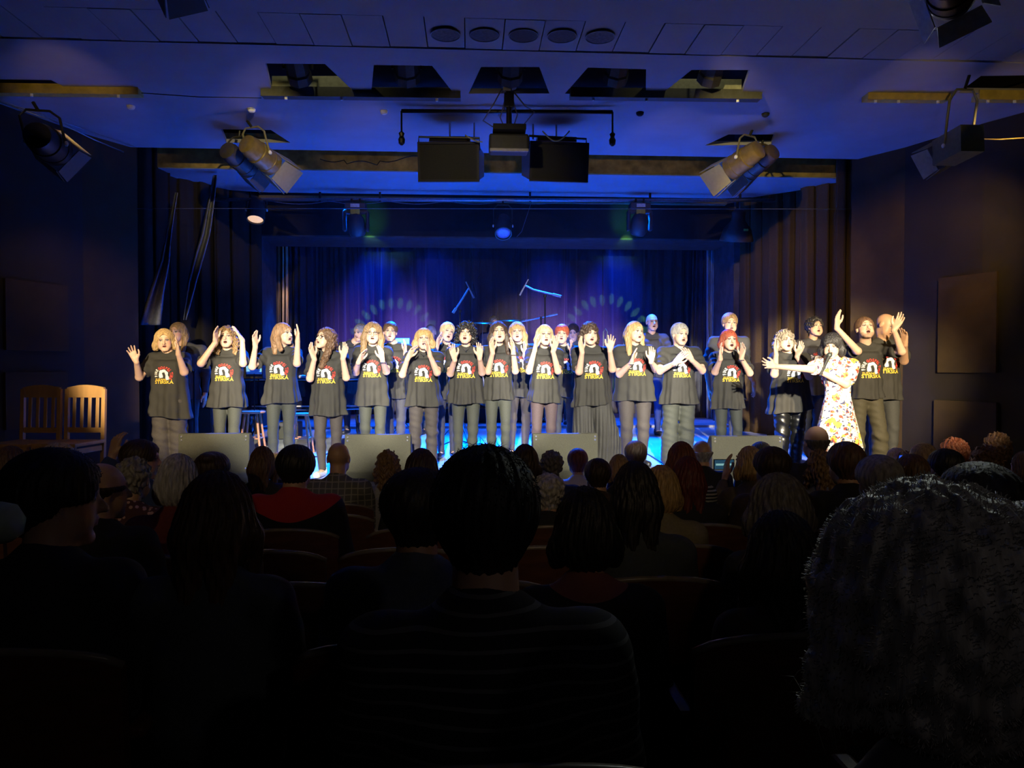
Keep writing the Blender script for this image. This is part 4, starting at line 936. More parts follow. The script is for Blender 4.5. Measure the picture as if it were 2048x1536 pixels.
# ------------------------------------------------------------------ instruments
def boxob(name, c, s, m, parent=None, bev=.01):
    mb = MB(); mb.box(c, s, None, bev); return mb.ob(name, m, parent)
GLOSS = mat('piano_lacquer', (.008, .008, .01), .12, coat=1, noise=.05)
Y = 10.4; fz = stage_z(Y); p = at(487, 755, Y); root = empty('grand_piano', (p.x, Y, fz)); tag(root, 'black grand piano with closed lid behind the piano end singers', 'piano')
out = [(0, -.3), (1.0, -.3), (1.4, -.25), (1.75, 0), (1.8, .35), (1.6, .6), (1.0, .75), (0, 1.0)]
def slab(name, z0, z1, m, k=1.0, par=root):
    c = Vector((.9, .2)); o = [(c.x + (x - c.x) * k, c.y + (y - c.y) * k) for x, y in out]; n = len(o)
    vs = [(x, y, z0) for x, y in o] + [(x, y, z1) for x, y in o]; fs = [tuple(range(n))[::-1], tuple(range(n, 2 * n))] + [(i, (i + 1) % n, (i + 1) % n + n, i + n) for i in range(n)]
    ob = mk(name, vs, fs, m, par); b = ob.modifiers.new('b', 'BEVEL'); b.width = .015; b.segments = 2; return ob
slab('case', .5, .9, GLOSS); slab('lid', .905, .935, GLOSS, 1.02); mb = MB(); mb.box((.95, -.31, .56), (1.5, .01, .018)); mb.ob('metal_strip', PIPE, root)
for x, y in ((.15, -.15), (.15, .8), (1.55, .2)):
    mb = MB(); mb.lathe([(.03, .04), (.035, .3), (.06, .42), (.06, .5)], Matrix.Translation((x, y, 0)), 12); mb.lathe([(.02, .0), (.03, .02), (.02, .045)], Matrix.Translation((x, y, 0)), 10); mb.ob('leg', GLOSS, root)
for i in range(9):
    pass
q = at(612, 738, 10.3); boxob('sheet_music', (q.x, 10.4, stage_z(10.4) + .955), (.2, .2, .04), WHITEP); tag(bpy.data.objects['sheet_music'], 'pile of white sheet music on the grand piano', 'sheet music')
def stool(px, py0, Y, label):
    q = at(px, py0, Y); fz = stage_z(Y); root = empty('wooden_stool', (q.x, Y, fz)); tag(root, label, 'stool', 'wooden stools by the piano'); H = q.z - fz
    wm = mat('orange_wood', (.5, .2, .07), .5, noise=.2, scale=12)
    mb = MB(); mb.lathe([(.14, H - .03), (.16, H - .02), (.16, H - .005), (.14, H)], None, 20); mb.ob('seat', wm, root, auto=True)
    for k in range(4):
        a = PI / 4 + k * PI / 2; mb = MB(); mb.tube([(.1 * math.cos(a), .1 * math.sin(a), H - .02), (.19 * math.cos(a), .19 * math.sin(a), 0)], [.016, .013], 8); mb.ob('leg', wm, root)
    mb = MB(); mb.tube([(.15 * math.cos(a), .15 * math.sin(a), H * .4) for a in [PI / 4 + k * PI / 2 for k in range(5)]], .009, 6); mb.ob('rung', wm, root)
stool(505, 822, 9.6, 'orange wooden stool under the near corner of the piano'); stool(602, 826, 9.7, 'orange wooden stool seen beside the third singer')
def mstand(px, py, Y, label, col=(.2, .5, .6), w=.32, tilt=.5, wpx=None):
    q = at(px, py, Y); fz = stage_z(Y); root = empty('music_stand', (q.x, Y, fz)); tag(root, label, 'music stand', 'music stands'); H = q.z - fz
    mb = MB(); mb.box((0, 0, H), (w, .012, .24), Matrix.Rotation(-tilt, 3, 'X')); mb.ob('desk', STEEL, root)
    mb = MB(); mb.box((0, .0, H + .01), (w * .9, .006, .2), Matrix.Rotation(-tilt, 3, 'X')); mb.v = [(a, b - .014, c) for a, b, c in mb.v]; mb.ob('paper', mat('paper_%d' % px, col, .6), root)  # cyan of the stage light is put into the sheet's colour
    mb = MB(); mb.tube([(0, .01, H - .05), (0, 0, .25)], .009, 8); mb.ob('pole', STEEL, root)
    for k in range(3):
        a = k * 2 * PI / 3 + .4; mb = MB(); mb.tube([(0, 0, .28), (.25 * math.cos(a), .25 * math.sin(a), .01)], .007, 6); mb.ob('leg', STEEL, root)
mstand(805, 690, 10.9, 'music stand with a bright sheet behind the dark ponytailed singer', (.55, .8, .85), .22); mstand(508, 735, 10.0, 'music stand leaning by the piano between the second and third singers', (.15, .5, .7), .22, -.2)
def micstand(px, pytop, Y, label, boom=None, mic=True, straight=False, mcol=STEEL):
    """boom: list of pixel points the boom passes, mic at its first one"""
    q = at(px, pytop, Y); fz = stage_z(Y); root = empty('microphone_stand', (q.x, Y, fz)); tag(root, label, 'microphone stand', 'microphone stands'); H = q.z - fz
    mb = MB(); mb.tube([(0, 0, .3), (0, 0, H)], .011, 8); mb.lathe([(.02, H - .02), (.024, H), (.02, H + .02)], None, 10); mb.ob('pole', mcol, root)
    for k in range(3):
        a = k * 2 * PI / 3 + .9; mb = MB(); mb.tube([(0, 0, .36), (.3 * math.cos(a), .3 * math.sin(a), .015)], .009, 6); mb.ob('leg', STEEL, root)
    if boom:
        pts = [at(x, y, Y) - Vector((q.x, Y, fz)) for x, y in boom]; mb = MB(); mb.tube(pts[1:], .012, 8); mb.tube([pts[-2].lerp(pts[-1], .7), pts[-1]], .02, 8); mb.ob('boom', mat('satin_metal', (.45, .45, .47), .3, .8), root)
        m0 = pts[0]; m1 = pts[1]; d = (m0 - m1).normalized()
        mb = MB(); mb.tube([m1, m1 + d * .16], [.011, .013], 10); mb.tube([m1 - d * .1, m1], .009, 8); mb.ob('microphone', mat('mic_silver', (.6, .6, .6), .3, .7), root)
        mb = MB(); mb.tube([m1 + d * .15, m1 + d * .18 + Vector((.02, 0, .03)), m1 + Vector((.06, 0, .06)), m1 + Vector((.07, 0, -.03)), m1 + (pts[2] - m1) * .2], .004, 5); mb.ob('cable', VOID, root)
    elif mic:
        mb = MB(); mb.tube([(0, -.0, H), (0, -.12, H + .06)], [.012, .016], 10); mb.lathe([(.01, -.03), (.026, -.01), (.026, .01), (.01, .03)], Matrix.Translation((0, -.14, H + .07)), 12); mb.ob('microphone', mcol, root)
    return root
micstand(920, 622, 10.6, 'tall microphone stand with its boom rising steeply, over the cymbal side of the choir', [(946, 592), (938, 576), (926, 596), (906, 626)])
micstand(1090, 592, 10.6, 'tall microphone stand with a nearly level boom, above the middle of the choir', [(1043, 584), (1050, 571), (1068, 580), (1122, 593)])
micstand(1082, 636, 12.6, 'low boom microphone stand reaching over the drums', [(1030, 648), (1042, 644), (1060, 640), (1115, 628)])
micstand(388, 742, 8.95, 'straight microphone stand between the first two singers', None, True)
# green power light of a clip microphone / horn on a stand
Y = 11.2; q = at(1207, 670, Y); fz = stage_z(Y); root = empty('instrument_stand', (q.x, Y, fz)); tag(root, 'pale trombone like horn upright on a stand behind the dark haired singer', 'instrument'); H = q.z - fz
mb = MB(); mb.tube([(0, 0, .2), (0, 0, H + .05), (.03, 0, H + .1), (.06, 0, H + .05), (.05, 0, H - .15)], .012, 8); mb.ob('horn', mat('pale_brass', (.6, .55, .4), .3, .8), root)
for k in range(3):
    a = k * 2.09; mb = MB(); mb.tube([(0, 0, .25), (.2 * math.cos(a), .2 * math.sin(a), .01)], .008, 6); mb.ob('leg', STEEL, root)
# drums on a riser
blk2 = MB(); x0 = at(815, 800, 13.1).x; x1 = at(1120, 800, 13.1).x; blk2.box(((x0 + x1) / 2, 13.55, 1.05 + .12), (x1 - x0, 1.7, .24)); tag(blk2.ob('drum_riser', BLACKP), 'low black drum riser behind the choir', 'riser')
kit = empty('drum_kit', ((x0 + x1) / 2 + .05, 13.35, 1.29)); tag(kit, 'drum kit with two thin cymbals behind the choir', 'drum kit')
DR = mat('drum_shell', (.04, .03, .03), .25, coat=.6); HD = mat('drum_head', (.5, .5, .5), .5)
def drum(c, r, L, ax, n='drum'):
    M = Matrix.Translation(c) @ (Matrix.Rotation(PI / 2, 4, 'X') if ax == 'y' else Matrix.Identity(4)); mb = MB(); mb.lathe([(r, -L / 2), (r * 1.02, -L / 2 + .02), (r, -L / 2 + .03), (r, L / 2 - .03), (r * 1.02, L / 2 - .02), (r, L / 2)], M, 28); s = mb.ob(n, DR, kit, auto=True)
    mb = MB(); mb.lathe([(r * .97, L / 2 + .002), (r * .97, L / 2 + .004)], M, 28); mb.ob('drum_head', HD, s)
drum((0, 0, .28), .27, .4, 'y', 'bass_drum'); drum((-.18, .05, .62), .15, .18, 'z', 'tom_drum'); drum((.18, .05, .62), .16, .18, 'z', 'tom_drum'); drum((-.45, .3, .5), .18, .14, 'z', 'snare_drum'); drum((.5, .25, .36), .2, .36, 'z', 'floor_tom')
for px, py in ((965, 646), (1027, 641)):
    q = at(px, py, 13.0) - Vector(kit.location); mb = MB(); mb.lathe([(.012, .02), (.04, .012), (.1, .006), (.25, -.004), (.25, -.002), (.04, .016)], Matrix.Translation(q) @ Matrix.Rotation(.12, 4, 'X'), 28); mb.ob('cymbal', mat('cymbal_bronze', (.35, .28, .14), .3, .8), kit, True)
    mb = MB(); mb.tube([q + Vector((0, 0, .04)), q + Vector((0, 0, -.5)), Vector((q.x, q.y, .3))], .01, 6)
    for k in range(3): mb.tube([(q.x, q.y, .32), (q.x + .22 * math.cos(k * 2.09), q.y + .22 * math.sin(k * 2.09), .01)], .008, 6)
    mb.ob('cymbal_stand', PIPE, kit)
# amplifiers and cases in the left wing
for (xa_, xb_, ya, yb, Y, lb) in ((383, 425, 792, 868, 10.0, 'black amplifier box behind the first singers'), (556, 596, 845, 880, 10.9, 'low black case under the piano')):
    a = at(xa_, ya, Y); b = at(xb_, ya, Y); fz = stage_z(Y); root = empty('amplifier', ((a.x + b.x) / 2, Y, fz)); tag(root, lb, 'amplifier', 'black boxes near the piano'); h = a.z - fz; w = b.x - a.x
    boxob('cabinet', (0, .15, h / 2), (w, .3, h), CAB, root, .015); boxob('grille', (0, -.005, h * .42), (w * .86, .02, h * .7), GRILLE, root, .004); boxob('handle', (0, .15, h + .012), (w * .4, .03, .02), STEEL, root, .004)
# cables on the stage floor
rng = random.Random(5)
for i, (a, b) in enumerate((((1240, 905), (1350, 915)), ((900, 868), (960, 880)), ((1360, 880), (1420, 910)), ((600, 884), (700, 888)), ((830, 890), (940, 905)))):
    pts = []
    for k in range(14):
        t = k / 13; q = at(a[0] + (b[0] - a[0]) * t, 740, 9.2 + .5 * math.sin(i + t * 5) + i * .25); pts.append((q.x, q.y, stage_z(q.y) + .008))
    cable(pts, .008, VOID, ['black cable curling over the lit floor by the long haired blonde singer', 'black cable on the lit floor behind the middle singers', 'black cable on the floor beside the grey haired singer', 'black cable on the floor near the piano stools', 'black cable on the floor behind the blonde bobbed singer'][i])
# ------------------------------------------------------------------ two wooden chairs by the left wall
WOOD = mat('pine_wood', (.42, .23, .08), .45, noise=.2, scale=10, bump=.05, stretch=(1, 1, .2))
def slat_chair(px, label):
    Y = 6.95; q = at(px, 773, Y); fz = .85; root = empty('wooden_chair', (q.x, Y, fz), -.12); tag(root, label, 'chair', 'slatted wooden chairs'); H = q.z - fz; w = .36
    k = H / 1.0; sz = .47 * k
    def bx(n, c, s, R=None):
        mb = MB(); mb.box(c, s, R, .006); return mb.ob(n, WOOD, root)
    for s in (-1, 1):
        mb = MB(); mb.hexa([(s * w / 2 - .018, .19, 0), (s * w / 2 + .018, .19, 0), (s * w / 2 + .018, .23, 0), (s * w / 2 - .018, .23, 0), (s * w / 2 - .018, .24, H - .03), (s * w / 2 + .018, .24, H - .03), (s * w / 2 + .018, .27, H - .03), (s * w / 2 - .018, .27, H - .03)]); mb.ob('back_post', WOOD, root)
        mb = MB(); mb.box((s * (w / 2), -.2, sz / 2), (.038, .038, sz)); mb.ob('leg', WOOD, root)
        bx('side_rail', (s * w / 2, 0, sz - .06), (.022, .4, .05)); bx('stretcher', (s * w / 2, 0, .16), (.02, .4, .025))
    n = 9; vs = []
    for y in (.245, .275):
        for i in range(n): x = (i / (n - 1) - .5) * w; vs.append((x, y - .0, H - .11))
        for i in range(n): x = (i / (n - 1) - .5) * w; vs.append((x, y - .0, H - .015 + .025 * math.cos(PI * (i / (n - 1) - .5))))
    fs = [(i, i + 1, n + i + 1, n + i) for i in range(n - 1)] + [(2 * n + i + 1, 2 * n + i, 3 * n + i, 3 * n + i + 1) for i in range(n - 1)] + [(n + i, n + i + 1, 3 * n + i + 1, 3 * n + i) for i in range(n - 1)] + [(i + 1, i, 2 * n + i, 2 * n + i + 1) for i in range(n - 1)] + [(0, n, 3 * n, 2 * n), (n - 1, 3 * n - 1, 4 * n - 1, 2 * n - 1)]
    mk('top_rail', vs, fs, WOOD, root)
    bx('lower_rail', (0, .245, sz + .1), (w, .022, .05))
    for i in range(4): bx('slat', ((i - 1.5) * w / 5 * 1.05, .25, (sz + .1 + H - .1) / 2), (.034, .014, H - .2 - sz), Matrix.Rotation(-.06, 3, 'X'))
    bx('seat', (0, .0, sz), (w + .06, .44, .03)); bx('front_rail', (0, -.2, sz - .045), (w, .022, .06))
slat_chair(44, 'slatted wooden chair nearest the left wall'); slat_chair(136, 'slatted wooden chair beside the stage, blue light on its seat edge')
ONLY = None
# ------------------------------------------------------------------ the choir
T = dict
G1 = 'choir singers in printed black T-shirts'
def A_(ex, ey, wx, wy, tx, ty, **k): return dict(e=(ex, ey), w=(wx, wy), t=(tx, ty), **k)
OLV = (.034, .037, .029); BRN = (.038, .031, .029); GRY = (.046, .039, .035)
CH = []
def P_(*a, **k): CH.append((a, k))
P_(331, 658, 8.5, 'person in printed black T-shirt clapping at the piano end of the front row', [A_(283, 754, 279, 724, 266, 702, n=(.4, -1, 0), s=.2), A_(376, 744, 360, 708, 357, 687)], head=(18, -6, -4), hair=('bob', T(vol=1.05, amp=.003)), hc='blonde', hem=835, hw=.235, tilt=-.1, pants='loose', pcol=GRY, w=1.12, bx=338, mouth=.35)
P_(357, 645, 9.5, 'person in a dark open jacket standing behind the first singer, mouth open', [None, None], head=(-12, 4, 0), hair=('long', T(L=.2)), hc='dblonde', hem=800, hw=.19, long_sleeve=True, scol=(.03, .03, .035), logo=False, bx=372, male=True, mouth=.8, skin='m')
P_(455, 652, 8.6, 'person in printed black T-shirt, both hands raised beside the face, second in front row', [A_(412, 727, 424, 684, 434, 653, n=(1, -.2, 0)), A_(494, 727, 479, 680, 470, 652, n=(-1, -.2, 0))], head=(8, 4, 0), hair=('curly', T(L=.17, curl=.006, vol=1.0)), hc='dblonde', hem=815, hw=.22, pcol=OLV, mouth=.8, skin='l')
P_(568, 646, 8.55, 'person in printed black T-shirt turned sideways with hands raised high, third in the front row', [A_(511, 733, 512, 694, 511, 659), A_(600, 727, 594, 682, 599, 649)], head=(62, 6, 0), hair=('long', T(L=.17, vol=.95)), hc='lbrown', hem=807, hw=.21, pcol=OLV, bx=563, mouth=1.0, tilt=.06)
P_(652, 655, 8.35, 'person with glasses in printed black T-shirt, head tilted back, clapping in light shoes', [A_(622, 757, 629, 718, 621, 691, n=(1, -.5, 0)), A_(694, 755, 687, 717, 694, 689, n=(-.5, -1, 0))], head=(-38, 14, 8), hair=('curly', T(L=.3, curl=.004, vol=1.25)), hc='brown', hem=832, hw=.205, pcol=BRN, bx=656, mouth=.6, shoes=(.75, .7, .55), extra=glasses)
P_(746, 644.5, 8.75, 'smiling person with round glasses in printed black T-shirt, fifth in the front row', [A_(713, 745, 720, 725, 727, 705), A_(774, 743, 768, 722, 762, 699, n=(-.7, -1, 0))], head=(6, -2, 2), hair=('long', T(L=.21, amp=.004, vol=1.1)), hc='dblonde', hem=812, hw=.2, pcol=OLV, mouth=.35, extra=both(glasses, bracelet(1)))
P_(781, 644, 9.55, 'person in printed black T-shirt standing second row, just right of the glasses wearer', [A_(762, 745, 775, 722, 778, 700), A_(818, 735, 812, 708, 811, 688)], head=(4, 2, 3), hair=('crop', T(t=.014)), hc='brown', hem=797, hw=.2, bx=790, mouth=.15, pcol=(.03, .03, .04))
P_(848, 656.5, 8.6, 'person in printed black T-shirt and necklace clapping, sixth in the front row', [A_(806, 749, 816, 718, 828, 694, n=(.8, -.6, 0)), A_(875, 745, 860, 711, 856, 685)], head=(4, 2, 0), hair=('bob', T(vol=1.1, bangs=.3)), hc='blonde', hem=813, hw=.215, pcol=BRN, pants='straight', mouth=.5, extra=necklace)
P_(894, 644.5, 9.45, 'person in printed black T-shirt leaning the head, second row behind the sixth front singer', [A_(866, 725, 874, 695, 878, 674), A_(912, 740, 905, 715, 902, 698)], head=(22, 2, 14), hair=('pixie', T(t=.013)), hc='lblonde', hem=800, hw=.19, mouth=.6, pcol=(.03, .03, .035))
P_(932, 645, 8.6, 'person in printed black T-shirt with drop earrings and necklace, seventh in the front row', [A_(901, 747, 910, 720, 904, 697, n=(.6, -1, 0)), A_(964, 745, 959, 717, 960, 688, n=(-.5, -1, 0))], head=(-6, 4, 4), hair=('afro', T(L=.1, curl=.009, vol=.9, bangs=.5)), hc='black', hem=808, hw=.22, pcol=OLV, mouth=.8, extra=both(earrings, necklace))
P_(997, 643, 8.65, 'person in printed black T-shirt and olive trousers looking out calmly, eighth in the front row', [A_(976, 743, 985, 706, 982, 682, n=(.8, -.7, 0)), A_(1030, 742, 1026, 707, 1025, 686)], head=(4, 6, -2), hair=('long', T(L=.24, vol=1.0)), hc='dbrown', hem=800, hw=.185, pcol=OLV, mouth=.5, w=.95, extra=bracelet(1))
P_(1034, 644, 9.5, 'person in printed black T-shirt half hidden between the eighth and ninth front singers', [None, A_(1056, 740, 1048, 712, 1050, 690)], head=(-4, 0, -3), hair=('long', T(L=.16, bangs=1)), hc='blonde', hem=795, hw=.185, bx=1040, mouth=.4, pcol=BRN)
P_(1089, 649, 8.65, 'person in printed black T-shirt and plum leggings clapping, ninth in the front row', [A_(1057, 742, 1070, 700, 1073, 678, n=(.9, -.5, 0)), A_(1114, 742, 1106, 703, 1113, 680, n=(-.7, -.8, 0))], head=(6, 4, 0), hair=('bob', T(vol=.92, t=.009)), hc='lblonde', hem=806, hw=.2, tilt=-.08, pcol=(.05, .032, .036), w=.98, mouth=.45)
P_(1123, 649, 9.5, 'person in printed black T-shirt, cheek beside the ninth singer, clapping behind', [None, A_(1148, 738, 1142, 708, 1144, 685, n=(-.9, -.5, 0))], head=(-8, 2, 4), hair=('pixie', T(bangs=1, t=.013)), hc='red', hem=795, hw=.185, bx=1128, mouth=.3)
P_(1178, 645, 8.45, 'person in printed black T-shirt and wide pleated trousers laughing with hands apart', [A_(1156, 743, 1163, 705, 1159, 682, n=(.8, -.7, 0)), A_(1221, 738, 1218, 702, 1223, 672, n=(-.35, -1, 0), s=.2)], head=(14, -4, 4), hair=('bob', T(vol=1.0, bangs=.7, curl=.004, t=.016)), hc='dbrown', hem=811, hw=.225, tilt=.1, pants='wide', pcol=(.03, .029, .027), w=1.1, fat=1.12, mouth=.6, bx=1184, stance=.11, bent=.12)
P_(1269, 643, 8.8, 'person in printed black T-shirt and brown leggings clapping low beside the pleated trousers', [A_(1240, 748, 1259, 726, 1267, 706), A_(1308, 738, 1297, 724, 1303, 704, n=(-.7, -1, 0))], head=(26, 2, 2), hair=('long', T(L=.26, vol=1.15)), hc='blonde', hem=802, hw=.25, pcol=BRN, w=1.25, fat=1.15, mouth=.7, extra=bracelet(0))
P_(1358, 647, 8.7, 'person in printed black T-shirt and loose olive trousers with hands at the chest', [A_(1317, 742, 1343, 727, 1362, 712, n=(.5, -1, .4)), A_(1400, 741, 1381, 720, 1371, 702, n=(-.8, -.8, 0))], head=(16, -2, 3), hair=('short', T(t=.017)), hc='grey', hem=808, hw=.235, pants='loose', pcol=OLV, w=1.12, male=True, beard=(.35, .27, .2), mouth=.5)
P_(1458, 627, 9.7, 'tall person in plain dark T-shirt, arms hanging, behind the red haired singer', [dict(e=(1418, 735), w=(1419, 775)), dict(e=(1497, 736), w=(1502, 765))], head=(-4, 0, 0), hair=('short', T(t=.018)), hc='dblonde', hem=800, hw=.225, w=1.12, male=True, mouth=.2, logo=False, scol=(.028, .028, .03), pcol=(.045, .045, .05), skin='m', pants='straight')
P_(1456, 659, 8.6, 'person in printed black T-shirt and shiny leggings clapping behind the last wedge', [A_(1424, 744, 1435, 718, 1438, 692), A_(1493, 746, 1482, 717, 1485, 692)], head=(4, 2, 0), hair=('bob', T(vol=1.0, bangs=.6)), hc='red', hem=818, hw=.2, pcol=(.02, .024, .022), mouth=.9, w=1.0, extra=bracelet(1))
P_(1568, 660, 8.5, 'person in printed black T-shirt and black leather trousers, mouth open, beside the soloist', [A_(1543, 748, 1552, 709, 1546, 684, n=(.9, -.6, 0)), A_(1612, 752, 1602, 713, 1603, 685, n=(-.9, -.5, 0))], head=(4, 2, 0), hair=('curly', T(L=.1, vol=1.25, curl=.009, bangs=.3)), hc='ash', hem=824, hw=.255, tilt=.12, pcol=(.006, .006, .006), pants='straight', w=1.2, fat=1.1, mouth=.9, bx=1580)
P_(1627, 635, 9.5, 'person in printed black T-shirt and dark beret-like cap of hair singing behind the soloist', [None, None], head=(8, 10, 4), hair=('pixie', T(t=.022, vol=1.15, curl=.005)), hc='black', hem=790, hw=.23, bx=1625, w=1.15, fat=1.12, mouth=.7, skin='m', scol=(.035, .035, .04))
P_(1727, 634, 7.9, 'person in printed black T-shirt and olive trousers with both arms thrown up high', [A_(1697, 703, 1683, 655, 1672, 630, n=(.7, -1, 0)), A_(1783, 704, 1791, 660, 1801, 628, n=(-.9, -.6, 0))], head=(-10, 20, 0), hair=('short', T(t=.014)), hc='brown', hem=798, hw=.2, pcol=(.046, .04, .022), pants='loose', male=True, beard=(.12, .07, .04), mouth=.8, skin='l', bx=1732, bent=.1, tilt=.03)
P_(1768, 627, 8.25, 'person in printed black T-shirt looking down with one hand up, outermost behind the raised arms', [None, A_(1795, 722, 1801, 690, 1805, 668)], head=(32, -24, 6), hair=('bald', {}), hc='brown', hem=800, hw=.22, male=True, w=1.15, skin='t', mouth=.2, bx=1765)
# band members
P_(721, 648, 11.5, 'band member in dark shirt in blue light behind the glasses wearer', [A_(690, 735, 700, 700, 712, 690), None], head=(-30, -8, 0), hair=('crop', T()), hc='grey', hem=790, hw=.2, male=True, logo=False, scol=(.02, .02, .025), collar=True, pcol=(.02, .02, .03), mouth=.1, bx=706, h=.006)
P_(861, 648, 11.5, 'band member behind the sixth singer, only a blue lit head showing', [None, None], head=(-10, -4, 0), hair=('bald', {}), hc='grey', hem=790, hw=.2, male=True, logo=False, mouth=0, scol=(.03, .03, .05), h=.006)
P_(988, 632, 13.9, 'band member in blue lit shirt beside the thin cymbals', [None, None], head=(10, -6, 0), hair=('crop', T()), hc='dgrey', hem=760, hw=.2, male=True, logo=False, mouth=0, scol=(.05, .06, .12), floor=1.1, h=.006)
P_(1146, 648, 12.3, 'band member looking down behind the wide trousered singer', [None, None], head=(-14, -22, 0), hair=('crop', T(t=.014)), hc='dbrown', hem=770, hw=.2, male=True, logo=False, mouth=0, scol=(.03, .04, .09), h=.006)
P_(1303, 627, 11.2, 'band member in open collared dark shirt and blue jeans singing behind the low clapping singer', [dict(e=(1272, 715), w=(1280, 752)), dict(e=(1345, 712), w=(1338, 750))], head=(6, 2, 0), hair=('bald', {}), hc='grey', hem=755, hw=.19, male=True, logo=False, long_sleeve=True, mouth=.6, scol=(.035, .032, .035), pcol=(.02, .035, .1), skin='m', h=.006)
for i, (a, k) in enumerate(CH):
    if ONLY is not None and i not in ONLY: continue
    k = dict(k); px, top, Y, lb, arms = a; build_person(px, top, Y, lb, arms, seed=i + 3, grp='band members at the back' if i >= 23 else G1, **k)
# ------------------------------------------------------------------ the soloist in the flowered dress
FL = bpy.data.materials.new('flower_print'); FL.use_nodes = True; nt = FL.node_tree; b = nt.nodes['Principled BSDF']; b.inputs['Roughness'].default_value = .8
tc = nt.nodes.new('ShaderNodeTexCoord'); prev = None
nz = nt.nodes.new('ShaderNodeTexNoise'); nz.inputs['Scale'].default_value = 30; nt.links.new(tc.outputs['Object'], nz.inputs[0])
base = (.8, .77, .7, 1)
for sc, th, colr in ((9, .33, (.75, .5, .06, 1)), (17, .31, (.5, .05, .03, 1)), (23, .3, (.03, .035, .09, 1)), (31, .26, (.65, .2, .03, 1))):
    v = nt.nodes.new('ShaderNodeTexVoronoi'); v.inputs['Scale'].default_value = sc
    mp = nt.nodes.new('ShaderNodeVectorMath'); mp.operation = 'MULTIPLY_ADD'; mp.inputs[1].default_value = (.06, .06, .06); nt.links.new(nz.outputs['Color'], mp.inputs[0]); nt.links.new(tc.outputs['Object'], mp.inputs[2]); nt.links.new(mp.outputs[0], v.inputs['Vector'])
    lt = nt.nodes.new('ShaderNodeMath'); lt.operation = 'LESS_THAN'; lt.inputs[1].default_value = th; nt.links.new(v.outputs['Distance'], lt.inputs[0])
    mx = nt.nodes.new('ShaderNodeMix'); mx.data_type = 'RGBA'; nt.links.new(lt.outputs[0], mx.inputs[0]); mx.inputs[7].default_value = colr
    if prev is None: mx.inputs[6].default_value = base
    else: nt.links.new(prev, mx.inputs[6])
    prev = mx.outputs[2]
nt.links.new(prev, b.inputs['Base Color'])
def dress(root, TP, H, zh, w, lg):
    def sk(x, y, z):
        t = np.clip((z - .2) / (.6 * H - .2), 0, 1); r = .13 + (.3 - .13) * (1 - t) ** 1.0; th = np.arctan2(x, -y)
        m = 1 + .07 * (1 - t) * np.sin(9 * th + 1.3 * np.sin(3 * z)) + .03 * (1 - t) * np.sin(21 * th)
        d = (np.sqrt((x / (r * m)) ** 2 + (y / (r * .8 * m)) ** 2) - 1) * r * .8
        d = smax(d, z - .70 * H, .02); return smax(d, .2 - z, .01)
    sdf_obj('dress', TP + [field((-.36, -.33, .15), (.36, .33, .72 * H), sk, .03), ell((0, -.12, .80 * H), (.035, .08, .07), .01, 's')], .0065, FL, root)
def solo_extra(root, c, R, hs, H, wrs):
    w = wrs[1]; b0 = Vector((w.x - .0, w.y - .05, w.z + .02)); m = Vector(c) + R @ Vector((0, -.135, -.06)); d = (m - b0).normalized()
    bracelet(1)(root, c, R, hs, H, wrs)
    mp = empty('microphone', root.location); tag(mp, 'black handheld microphone at the soloist\'s mouth', 'microphone')
    mb = MB(); q = b0 - d * .07; mb.tube([q, q + d * .1, m - d * .03], [.012, .015, .02], 12); mb.ob('grip', mat('mic_black', (.02, .02, .02), .4), mp)
    mb = MB(); M = Matrix.Translation(m - d * .01) @ d.to_track_quat('Z', 'Y').to_matrix().to_4x4(); mb.lathe([(.012, -.03), (.022, -.02), (.028, 0), (.022, .02), (.01, .028)], M, 16); mb.ob('grille', mat('mic_grille', (.06, .07, .06), .5, .6, noise=.4, scale=400), mp, True)
if ONLY is None or 99 in ONLY:
    build_person(1661, 667, 7.5, 'person in white flowered dress singing into a microphone, one arm stretched out', [dict(e=(1616, 738), w=(1560, 733), t=(1524, 727), n=(.1, -1, .2), s=.3, u=1.0), dict(e=(1690, 768), w=(1650, 744), t=(1640, 735), n=(-1, -.2, .5), fist=True, c=.9)],
        head=(-34, -12, 2), hair=('bob', T(vol=1.12, bangs=1, t=.016, amp=.003)), hc='black', hem=768, hw=.15, dress=dress, mouth=.5, bx=1676, seed=77, extra=solo_extra, logo=False, w=1.02)
